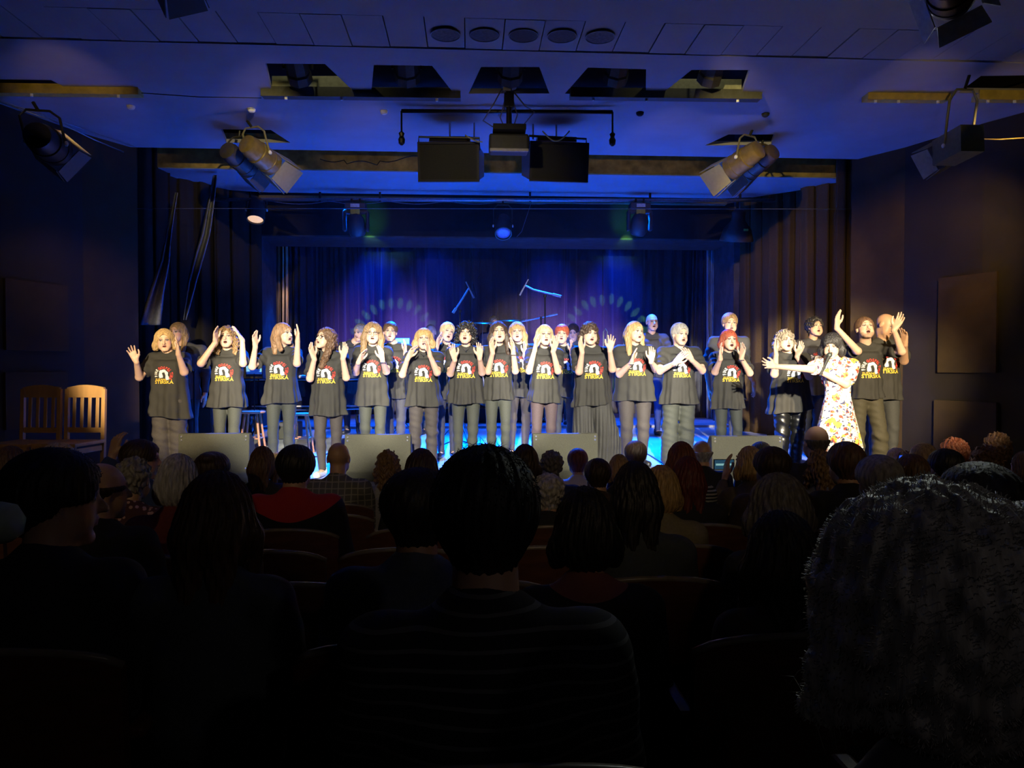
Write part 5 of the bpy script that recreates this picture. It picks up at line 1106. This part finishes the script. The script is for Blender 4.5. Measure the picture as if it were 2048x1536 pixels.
# ------------------------------------------------------------------ audience
ROWS = {0: .62, 1: 1.3, 2: 1.95, 3: 2.65, 4: 3.35, 5: 4.05, 6: 4.75, 7: 5.45, 8: 6.15}      # head distance of each row
SEATED = {}
def seated(kind, yaw, arm, h):
    """body, top and trousers of a seated figure facing -y, crown at 1.27; arm: lap, phone, wave"""
    key = (kind, yaw, arm)
    if key in SEATED: return SEATED[key]
    w = {'m': 1.08, 'f': .95, 'b': 1.2}[kind]; sw = .17 * w; R = rotm(yaw, -2, 0); c = np.array((0, -.03, 1.155), f32); hf = head_fn(0, 1.0); Rt = np.array(R, f32); hs = 1.0
    def hfn(x, y, z):
        x = x - c[0]; y = y - c[1]; z = z - c[2]
        return hf(x * Rt[0, 0] + y * Rt[1, 0] + z * Rt[2, 0], x * Rt[0, 1] + y * Rt[1, 1] + z * Rt[2, 1], x * Rt[0, 2] + y * Rt[1, 2] + z * Rt[2, 2])
    nr = .052 * w
    P = [field(c - .15, c + .15, hfn, 0), cap((0, .0, 1.09), (0, .03, .98), nr, nr * 1.1, .025), cap((-sw, .03, .95), (sw, .03, .95), .045, .045, .05),
         ell((0, .02, .82), (.14 * w, .1 * w, .16), .05), ell((0, .02, .62), (.14 * w, .1 * w, .13), .05), ell((0, .02, .53), (.17 * w, .12, .09), .05)]
    TPp = [ell((0, .02, .82), (.175 * w, .13 * w, .17), .06), ell((0, .02, .65), (.18 * w, .14 * w, .2), .06), cap((-sw + .03, .03, .955), (sw - .03, .03, .955), .062 * w, .062 * w, .06), cap((-.04, .02, .985), (.04, .02, .985), .052 * w, .052 * w, .04), cap((0, .03, .96), (0, .02, 1.01), .075 * w, .068 * w, .03)]
    LP = [ell((0, .02, .53), (.19 * w, .14, .1), .04)]
    for s in (-1, 1):
        sh = Vector((s * sw, .03, .94)); el = Vector((s * (sw + .05), -.03, .67)); wr = Vector((s * .1, -.25, .60)); d = Vector((-s * .4, -1, -.1)); n = Vector((0, 0, -1)); fist = False
        if arm == 'phone': el = Vector((s * (sw + .04), -.18, .80)); wr = Vector((s * .07, -.30, 1.02)); d = Vector((-s * .1, -.1, 1)); n = Vector((-s, 0, 0))
        if arm == 'wave' and s > 0: el = Vector((s * (sw + .1), -.03, .98)); wr = Vector((s * (sw + .03), -.1, 1.17)); d = Vector((-s * .2, -.1, 1)); n = Vector((-s * .5, -1, 0))
        P += [cap(tuple(sh), tuple(el), .045 * w, .038 * w, .03), cap(tuple(el), tuple(wr), .038 * w, .025, .015)] + hand_prims(wr + d.normalized() * .015, d, n, s, .3 if arm != 'wave' else .6)
        TPp += [cap(tuple(sh), tuple(el), .064 * w, .056 * w, .05), cap(tuple(el), tuple(el.lerp(wr, .85)), .055 * w, .04, .02)]
        hip = Vector((s * .09, .02, .52)); kn = Vector((s * .11, -.42, .52)); an = Vector((s * .11, -.45, .07))
        P += [cap(tuple(hip), tuple(kn), .07, .05, .03), cap(tuple(kn), tuple(an), .048, .03, .02), cap(tuple(an), tuple(an + Vector((0, -.13, -.04))), .03, .022, .01)]
        LP += [cap(tuple(hip), tuple(kn), .09 * w, .065, .03), cap(tuple(kn), tuple(an), .064, .055, .02)]
    body = sdf_obj('body', P, h, SKIN, None, feature_col(c, R, 1.0, SK['m'], (.08, .05, .03), 0, (.45, .15, .12)), mesh_only=True)
    TPp.append(cap((0, -.005, 1.085), (0, -.01, 1.25), .062, .075, .008, 's'))
    TPp.append(field((-1, -1, 0), (1, 1, 2), lambda x, y, z: .0035 * np.sin(z * 40 + 9 * x) * np.sin(x * 31 + y * 17), .02, 'd'))
    top = sdf_obj('top', TPp, .009, None, mesh_only=True); leg = sdf_obj('trousers', LP, .011, mat('dark_trousers', (.02, .02, .025), .85), mesh_only=True)
    top.materials.append(None)
    SEATED[key] = (body, top, leg, c, R); return SEATED[key]
HAIRC = {}
def link(name, me, parent, m=None):
    o = bpy.data.objects.new(name, me); COL.objects.link(o); o.parent = parent
    if m: o.material_slots[0].link = 'OBJECT'; o.material_slots[0].material = m
    return o
def wmat(col): return mat('garment_%d_%d_%d' % tuple(int(v * 1000) for v in col), col, .9, noise=.12, scale=80, bump=.05)
SEATX = {r: [] for r in ROWS}
def viewer(cx, top, wpx, row, kind, hair, hc, col, label, yaw=0, arm='lap', m=None, wis=None, garment='shirt', extra=None, hkw=None, dY=0, htop=.014, skinm=None):
    Y = ROWS[row] + dY; p = at(cx, top, Y); fz = hall_z(Y); sc = (p.z - htop - fz) / 1.27; sc = max(.84, min(1.16, sc))
    yb = round(yaw / 15) * 15; body, tp, leg, c, R = seated(kind, yb, arm, .006)
    root = empty('person', (p.x, Y - .03 * sc, fz), PI); root.scale = (sc,) * 3; tag(root, label, 'person', 'seated audience')
    link('body', body, root); link(garment, tp, root, m or wmat(col)); link('trousers', leg, root)
    for s in (-1, 1):
        o = link('shoe', shoe_mesh(), root, mat('shoe_20', (.02, .02, .02), .4, coat=.2)); o.location = (s * .11, -.45, 0)
    if hair != 'bald':
        kw = dict(hkw or {})
        if hair == 'balding': kw['t'] = .003; kw['amp'] = .0008
        if hair in ('crop', 'short', 'updo', 'pixie'): kw.setdefault('amp', .0012)
        key = (hair, hc, tuple(sorted(kw.items())))
        if key not in HAIRC:
            HAIRC[key] = sdf_obj('hair', hair_prims(hair, seed=len(HAIRC), **kw), .004 if row > 1 else .003, hair_mat(hc, HC[hc]), mesh_only=True)
        me = HAIRC[key]; M4 = Matrix.Translation(Vector(c)) @ R.to_4x4()
        co = np.zeros(len(me.vertices) * 3, f32); me.vertices.foreach_get('co', co); co = co.reshape(-1, 3); wid = (co[:, 0].max() - co[:, 0].min()) * sc
        k = max(.88, min(1.35, (wpx * Y / FPX) / wid))
        if wis:
            nr = np.zeros(len(co) * 3, f32); me.vertices.foreach_get('normal', nr); nr = nr.reshape(-1, 3)
            mb = wisps(co, nr, wis[0], wis[1], wis[2], int(cx), **(wis[3] if len(wis) > 3 else {}))
            nb_ = len(mb.v); b0 = len(me.vertices); m2 = bpy.data.meshes.new('hair')
            fs = [tuple(q.vertices) for q in me.polygons] + [tuple(i + b0 for i in f) for f in mb.f]
            m2.from_pydata([tuple(v) for v in co] + mb.v, [], fs); m2.shade_smooth(); m2.materials.append(me.materials[0]); me = m2
        ho = link('hair', me, root); ho.matrix_local = M4 @ Matrix.Diagonal((k, (k + 1) / 2, 1, 1))
    SEATX[row].append((p.x, label)); 
    if extra: extra(root, sc, p)
    return root
# materials of particular garments
def patterned(name, c1, c2, kind, sc, th=.5):
    if name in MATS: return MATS[name]
    m = mat(name, c1, .9); nt = m.node_tree; b = nt.nodes['Principled BSDF']; tc = nt.nodes.new('ShaderNodeTexCoord')
    def wave(d, s, t):
        w = nt.nodes.new('ShaderNodeTexWave'); w.bands_direction = d; w.inputs['Scale'].default_value = s; w.inputs['Distortion'].default_value = .6; nt.links.new(tc.outputs['Object'], w.inputs[0])
        g = nt.nodes.new('ShaderNodeMath'); g.operation = 'GREATER_THAN'; g.inputs[1].default_value = t; nt.links.new(w.outputs['Fac'], g.inputs[0]); return g
    if kind == 'stripe': f = wave('Z', sc, th).outputs[0]
    elif kind == 'check':
        a = wave('Z', sc, th); c = wave('X', sc, th); q = nt.nodes.new('ShaderNodeMath'); q.operation = 'MAXIMUM'; nt.links.new(a.outputs[0], q.inputs[0]); nt.links.new(c.outputs[0], q.inputs[1]); f = q.outputs[0]
    elif kind == 'spot':
        v = nt.nodes.new('ShaderNodeTexVoronoi'); v.inputs['Scale'].default_value = sc; nt.links.new(tc.outputs['Object'], v.inputs['Vector']); g = nt.nodes.new('ShaderNodeMath'); g.operation = 'LESS_THAN'; g.inputs[1].default_value = th; nt.links.new(v.outputs['Distance'], g.inputs[0]); f = g.outputs[0]
    elif kind == 'yoke':
        sp = nt.nodes.new('ShaderNodeSeparateXYZ'); nt.links.new(tc.outputs['Object'], sp.inputs[0]); a = nt.nodes.new('ShaderNodeMath'); a.operation = 'MULTIPLY'; nt.links.new(sp.outputs[0], a.inputs[0]); nt.links.new(sp.outputs[0], a.inputs[1])
        q = nt.nodes.new('ShaderNodeMath'); q.operation = 'MULTIPLY_ADD'; nt.links.new(a.outputs[0], q.inputs[0]); q.inputs[1].default_value = sc; nt.links.new(sp.outputs[2], q.inputs[2]); g = nt.nodes.new('ShaderNodeMath'); g.operation = 'GREATER_THAN'; g.inputs[1].default_value = th; nt.links.new(q.outputs[0], g.inputs[0]); f = g.outputs[0]
    mx = nt.nodes.new('ShaderNodeMix'); mx.data_type = 'RGBA'; mx.inputs[6].default_value = (*c1, 1); mx.inputs[7].default_value = (*c2, 1); nt.links.new(f, mx.inputs[0]); nt.links.new(mx.outputs[2], b.inputs['Base Color']); return m
DK = (.018, .018, .022)
V = viewer
if ONLY is None:
    # nearest rows
    V(970, 905, 222, 1, 'm', 'crop', 'black', DK, 'person with spiky dark hair in a dark thin striped shirt, straight ahead of the camera', m=patterned('striped_shirt', (.012, .012, .018), (.1, .1, .11), 'stripe', 12, .88), wis=(2600, .028, .0008, dict(up=.75, out=.8, zmin=.05)), hkw=dict(t=.02))
    V(1850, 1003, 520, 0, 'f', 'afro', 'lgrey', (.1, .1, .1), 'person with fluffy pale hair filling the near corner on the soloist side', wis=(8000, .06, .0006, dict(up=.15, out=1.0, down=.3)), hkw=dict(L=.19, vol=.98, amp=.0014, curl=.003), dY=.1)
    V(2050, 1008, 230, 1, 'f', 'bob', 'lgrey', (.05, .05, .05), 'person partly cut off behind the fluffy haired viewer, pale hair', wis=(900, .03, .0007), hkw=dict(vol=1.1))
    V(112, 905, 160, 2, 'm', 'short', 'black', DK, 'person in dark clothes at the piano side turned in profile, second row back', yaw=-60, wis=(500, .02, .0008), hkw=dict(t=.02))
    V(435, 943, 185, 2, 'f', 'long', 'brown', (.07, .085, .09), 'person in pale grey blue top with long straight hair near the piano side', wis=(500, .02, .0006), hkw=dict(L=.26, vol=1.12))
    V(835, 938, 150, 2, 'm', 'crop', 'black', (.09, .11, .14), 'person in light blue shirt beside the striped shirt viewer', wis=(500, .012, .0007), dY=.05)
    V(1170, 975, 150, 2, 'f', 'bob', 'black', (.02, .02, .02), 'person in dark cardigan with pinkish collar right of the striped shirt viewer', m=patterned('pink_collar', (.02, .02, .022), (.3, .1, .08), 'yoke', -2.5, .985), wis=(500, .015, .0007), hkw=dict(vol=.95))
    V(1562, 1023, 185, 2, 'f', 'long', 'black', (.05, .035, .03), 'person in dark top with long dark hair before the pale grey head', hkw=dict(L=.24, vol=1.1), wis=(400, .02, .0006), dY=-.1)
    V(1955, 926, 160, 2, 'm', 'short', 'dgrey', DK, 'person with short greying hair behind the fluffy haired viewer', wis=(500, .012, .0007))
    # middle rows
    V(1270, 924, 115, 3, 'f', 'long', 'black', (.05, .06, .07), 'person in grey top with smooth dark hair in the third row', hkw=dict(L=.16, vol=.85))
    V(1556, 947, 158, 3, 'f', 'bob', 'dgrey', (.04, .04, .045), 'person with rounded grey bob between the last wedge and the camera', hkw=dict(vol=1.2), wis=(300, .012, .0006), dY=-.2)
    V(204, 922, 92, 4, 'm', 'balding', 'dbrown', DK, 'person in dark jacket in profile facing the stage centre, beside the curly grey heads', yaw=-45, dY=-.35)
    V(357, 909, 95, 4, 'f', 'bob', 'white', (.2, .04, .03), 'person in reddish top with rounded ash grey hair in front of the first wedge', hkw=dict(vol=.95, L=.08))
    V(1322, 931, 92, 4, 'f', 'bob', 'blonde', (.2, .17, .1), 'person with grey blonde bob and a light collar in the fourth row', hkw=dict(vol=.95))
    V(1756, 912, 90, 4, 'm', 'crop', 'lgrey', (.12, .16, .15), 'person with cropped grey hair and grey green collar in the fourth row', hkw=dict(t=.016))
    V(268, 916, 66, 5, 'f', 'pixie', 'grey', (.3, .12, .1), 'person in flowered blouse with curly grey hair', m=patterned('flowered_blouse', (.08, .03, .03), (.5, .3, .25), 'spot', 30, .3), hkw=dict(curl=.006))
    V(1097, 947, 68, 5, 'f', 'pixie', 'lgrey', DK, 'person with short ash hair between the striped shirt and the dark bob', hkw=dict(curl=.004))
    V(592, 893, 77, 5, 'b', 'crop', 'black', (.01, .012, .016), 'person in red and black jacket with black hair', garment='jacket', m=patterned('red_black_jacket', (.008, .01, .016), (.42, .02, .015), 'yoke', -1.6, .9), hkw=dict(t=.02), arm='lap')
    V(1376, 914, 74, 5, 'f', 'long', 'dred', DK, 'person with long dark red hair in the fifth row', hkw=dict(L=.2, vol=1.0))
    V(843, 898, 82, 5, 'f', 'bob', 'dbrown', DK, 'person with round dark brown hair at the end of the second wedge', hkw=dict(vol=1.05))
    V(1543, 894, 74, 5, 'm', 'short', 'dbrown', (.05, .03, .03), 'person in dark brown with short dark hair before the last wedge')
    V(1691, 887, 74, 5, 'm', 'short', 'brown', DK, 'person with thick reddish dark hair in front of the soloist skirt', hkw=dict(t=.02))
    V(1890, 898, 66, 6, 'm', 'crop', 'black', DK, 'person with black cropped hair behind the raised blue phone')
    V(1823, 910, 62, 5, 'f', 'crop', 'brown', (.1, .05, .02), 'person with brown hair and bare neck in the fifth row', hkw=dict(t=.016))
    # rear of the visible audience
    V(425, 904, 68, 6, 'f', 'updo', 'dbrown', DK, 'person with small bun in front of the first wedge')
    V(284, 880, 66, 6, 'm', 'short', 'dbrown', (.03, .05, .12), 'person in blue collar, face turned to the stage, one hand raised behind the head', yaw=-75, arm='wave')
    V(1050, 889, 58, 6, 'f', 'bob', 'dbrown', DK, 'person with dark hair between the centre wedge and the spiky head', hkw=dict(vol=.9))
    V(1195, 917, 55, 6, 'm', 'crop', 'dbrown', (.05, .03, .02), 'person with short dark hair behind the smooth dark haired viewer')
    V(1362, 884, 70, 6, 'f', 'long', 'auburn', DK, 'person in black and white striped top with long auburn hair', m=patterned('black_white_stripe', (.015, .015, .015), (.4, .4, .36), 'stripe', 14, .55), hkw=dict(L=.22, vol=1.05))
    def phone(root, sc, p, blue=False, dx=0, txt=''):
        q = Vector((p.x + dx, p.y + .36 * sc, p.z - .17 * sc)); o = empty('mobile_phone', q); tag(o, txt, 'phone')
        mb = MB(); mb.box((0, 0, 0), (.15, .009, .074), bev=.004); mb.ob('case', STEEL, o)
        mb = MB(); mb.box((0, -.0055, 0), (.136, .002, .064)); mb.cur = 0; s = mb.ob('screen', mat('phone_screen_blue' if blue else 'phone_screen', (.02, .02, .03), .2, emit=(.03, .12, .9) if blue else (.02, .07, .12), es=.8), o)
        if not blue: mb = MB(); mb.box((0, -.0068, -.0), (.12, .001, .014)); mb.ob('screen_picture', mat('screen_stage', (.2, .3, .3), .3, emit=(.25, .5, .5), es=.8), s)
    V(1499, 893, 52, 6, 'f', 'bob', 'blonde', (.1, .08, .05), 'person with blonde hair holding a phone up before the last wedge', arm='phone', extra=lambda r, s, p: phone(r, s, p, False, -.05, 'mobile phone held up filming the stage, its screen showing a small picture'))
    V(1640, 900, 58, 6, 'f', 'curly', 'dblonde', (.15, .15, .2), 'person with wavy ash blonde hair behind the tall balding head', hkw=dict(L=.12, curl=.005, vol=.95))
    V(1907, 877, 66, 8, 'f', 'afro', 'auburn', (.06, .03, .02), 'person with short reddish curls near the right wall', hkw=dict(vol=.78, curl=.006, L=.08))
    V(1970, 893, 70, 7, 'f', 'afro', 'brown', (.1, .03, .01), 'person with golden brown curls near the right wall', hkw=dict(vol=.8, curl=.007, L=.08))
    V(2050, 903, 66, 6, 'f', 'bob', 'brown', (.1, .1, .09), 'person cut by the picture edge on the right')
    V(118, 886, 60, 7, 'f', 'pixie', 'lblonde', DK, 'person with light blonde hair below the wooden chairs')
    V(22, 893, 60, 6, 'f', 'bob', 'brown', DK, 'person below the wooden chair nearest the left wall')
    V(525, 893, 60, 7, 'f', 'long', 'brown', DK, 'person with long brown hair beside the red and black jacket', hkw=dict(L=.18))
    V(556, 905, 44, 8, 'f', 'bob', 'blonde', DK, 'person with blonde hair partly hidden by the red and black jacket wearer', dY=0)
    V(677, 883, 46, 7, 'm', 'bald', 'grey', (.1, .1, .1), 'bald person in a grey checked jacket', garment='jacket', m=patterned('grey_check', (.1, .1, .095), (.26, .25, .22), 'check', 7, .93), dY=-.1)
    V(776, 901, 54, 7, 'f', 'curly', 'dblonde', (.3, .3, .33), 'person in pale scarf with curly blonde hair under the second wedge', hkw=dict(L=.14, curl=.007, vol=.95))
    V(927, 904, 52, 7, 'f', 'afro', 'blonde', DK, 'person with pale curls just showing beside the spiky head', hkw=dict(vol=.75, curl=.007, L=.07))
    V(1103, 902, 50, 7, 'm', 'pixie', 'dgrey', (.02, .03, .08), 'person in navy with curly dark grey hair below the centre wedge', hkw=dict(curl=.006))
    V(1155, 897, 42, 8, 'f', 'short', 'auburn', DK, 'person in navy top with white collar and short reddish hair', m=patterned('white_collar', (.02, .025, .07), (.6, .55, .5), 'yoke', -2, .925))
    V(1238, 909, 46, 7, 'f', 'bob', 'blonde', DK, 'person with blonde head just behind the smooth dark haired viewer', hkw=dict(vol=.85))
    V(1271, 882, 46, 8, 'm', 'crop', 'dbrown', DK, 'person with short dark head below the low clapping singer')
    V(1403, 879, 44, 8, 'm', 'balding', 'lgrey', (.015, .015, .02), 'balding person in black jacket beside the last wedge', garment='jacket')
    V(1521, 884, 44, 8, 'm', 'crop', 'black', DK, 'person with dark head against the last wedge')
    V(1632, 850, 50, 7, 'm', 'balding', 'dgrey', (.02, .02, .03), 'tall balding person right in front of the soloist')
    V(1792, 896, 52, 8, 'f', 'bob', 'lblonde', DK, 'person with pale blonde head near the right wing', hkw=dict(vol=.85), dY=-.05)
    V(1846, 887, 50, 7, 'f', 'pixie', 'blonde', DK, 'person with fair head holding up a blue lit phone', arm='phone', extra=lambda r, s, p: phone(r, s, p, True, .08, 'mobile phone with a blue lit screen held up near the right wall'))
    V(1993, 867, 60, 8, 'f', 'afro', 'brown', (.03, .01, .01), 'person with dark curls highest near the right wall', hkw=dict(vol=.8, curl=.007, L=.08))
    # pale balloon like cap at the left edge of row two
    p = at(2, 1046, 1.6); mb = MB(); mb.lathe([(.002, .045), (.03, .035), (.045, .005), (.04, -.025), (.02, -.04), (.002, -.042)], None, 20); b_ = mb.ob('hat', mat('pale_felt', (.35, .45, .38), .9), None, True, p + Vector((-.0, 0, 0)))
# ------------------------------------------------------------------ theatre seats
SW = mat('seat_red_brown', (.1, .035, .018), .45, noise=.25, scale=10, stretch=(1, 1, 4)); SE = mat('seat_edge', (.2, .17, .14), .35); SC = mat('seat_plush', (.06, .015, .015), .95, noise=.2, scale=80)
def seat_proto():
    root = empty('theatre_seat'); n = 14; vs = []
    for k, dy in enumerate((0, .03)):
        for j, fz_ in enumerate((0, 1)):
            for i in range(n + 1):
                u = i / n * 2 - 1; x = u * .265; y = dy - .05 * (1 - u * u); zt = .76 + .075 * math.sqrt(max(0, 1 - (u * .96) ** 2)) ** 1.0; z = .36 if j == 0 else zt
                vs.append((x, y + (.03 if j == 0 else 0), z))
    m = n + 1; fs = []
    for i in range(n):
        fs += [(i, i + 1, m + i + 1, m + i), (2 * m + i + 1, 2 * m + i, 3 * m + i, 3 * m + i + 1), (m + i, m + i + 1, 3 * m + i + 1, 3 * m + i), (i + 1, i, 2 * m + i, 2 * m + i + 1)]
    fs += [(0, m, 3 * m, 2 * m), (n, 2 * m + n, 3 * m + n, m + n)]
    mk('backrest', vs, fs, SW, root)
    mb = MB(); mb.tube([(x * .265, .015 - .05 * (1 - x * x), .765 + .075 * math.sqrt(max(0, 1 - (x * .96) ** 2))) for x in [i / 14 * 2 - 1 for i in range(15)]], .011, 6); mb.ob('top_edge', SE, root, True)
    mb = MB(); mb.box((0, .25, .415), (.46, .42, .07), bev=.02); mb.ob('cushion', SC, root)
    for s in (-1, 1):
        mb = MB(); mb.box((s * .27, .22, .61), (.045, .34, .03), bev=.01); mb.ob('armrest', SW, root)
        mb = MB(); mb.box((s * .27, .15, .3), (.03, .12, .6), bev=.008); mb.ob('leg', STEEL, root)
    return root
if ONLY is None:
    proto = seat_proto(); first = True; kids = list(proto.children)
    for r, Yh in ROWS.items():
        Yb = Yh - .24; fz = hall_z(Yb); xs_ = sorted(SEATX[r]); half = Yb * .72 + .35; lo_, hi_ = max(-half, -4.6), min(half, 5.2); spots = []
        cur = lo_; L = [(x, lb) for x, lb in xs_ if lo_ - .5 < x < hi_ + .5]
        used = []
        for x, lb in L:
            if used and x - used[-1][0] < .5: continue
            used.append((x, lb))
        spots = [(x, 'curved-back wooden theatre seat of the ' + lb) for x, lb in used]
        xx = [lo_ - .3] + [x for x, _ in used] + [hi_ + .3]
        for a, b in zip(xx[:-1], xx[1:]):
            k = int((b - a) / .57) - 1
            for i in range(k):
                x = a + (b - a) * (i + 1) / (k + 1); near = min(L, key=lambda t: abs(t[0] - x))[1] if L else 'camera'
                spots.append((x, None, near))
        for q in sorted(spots):
            x = q[0]
            if first: o = proto; first = False
            else:
                o = proto.copy(); COL.objects.link(o)
                for ch in kids: c2 = ch.copy(); COL.objects.link(c2); c2.parent = o
            o.location = (x, Yb, fz)
            if q[1]: lb = ' '.join(q[1].split()[:16])
            else:
                rn = ['nearest', 'second', 'third', 'fourth', 'fifth', 'sixth', 'seventh', 'eighth', 'ninth'][r]; idx = sum(1 for t in spots if t[0] < x) + 1
                lb = 'empty theatre seat in the %s row of seats, number %s from the left' % (rn, ['one', 'two', 'three', 'four', 'five', 'six', 'seven', 'eight', 'nine', 'ten', 'eleven', 'twelve', 'thirteen', 'fourteen', 'fifteen', 'sixteen', 'seventeen', 'eighteen'][min(idx, 18) - 1])
            tag(o, lb, 'theatre seat', 'curved-back theatre seats')
    if 'hat' in bpy.data.objects: tag(bpy.data.objects['hat'], 'pale green rounded cap at the very edge beside the profile viewer', 'hat')
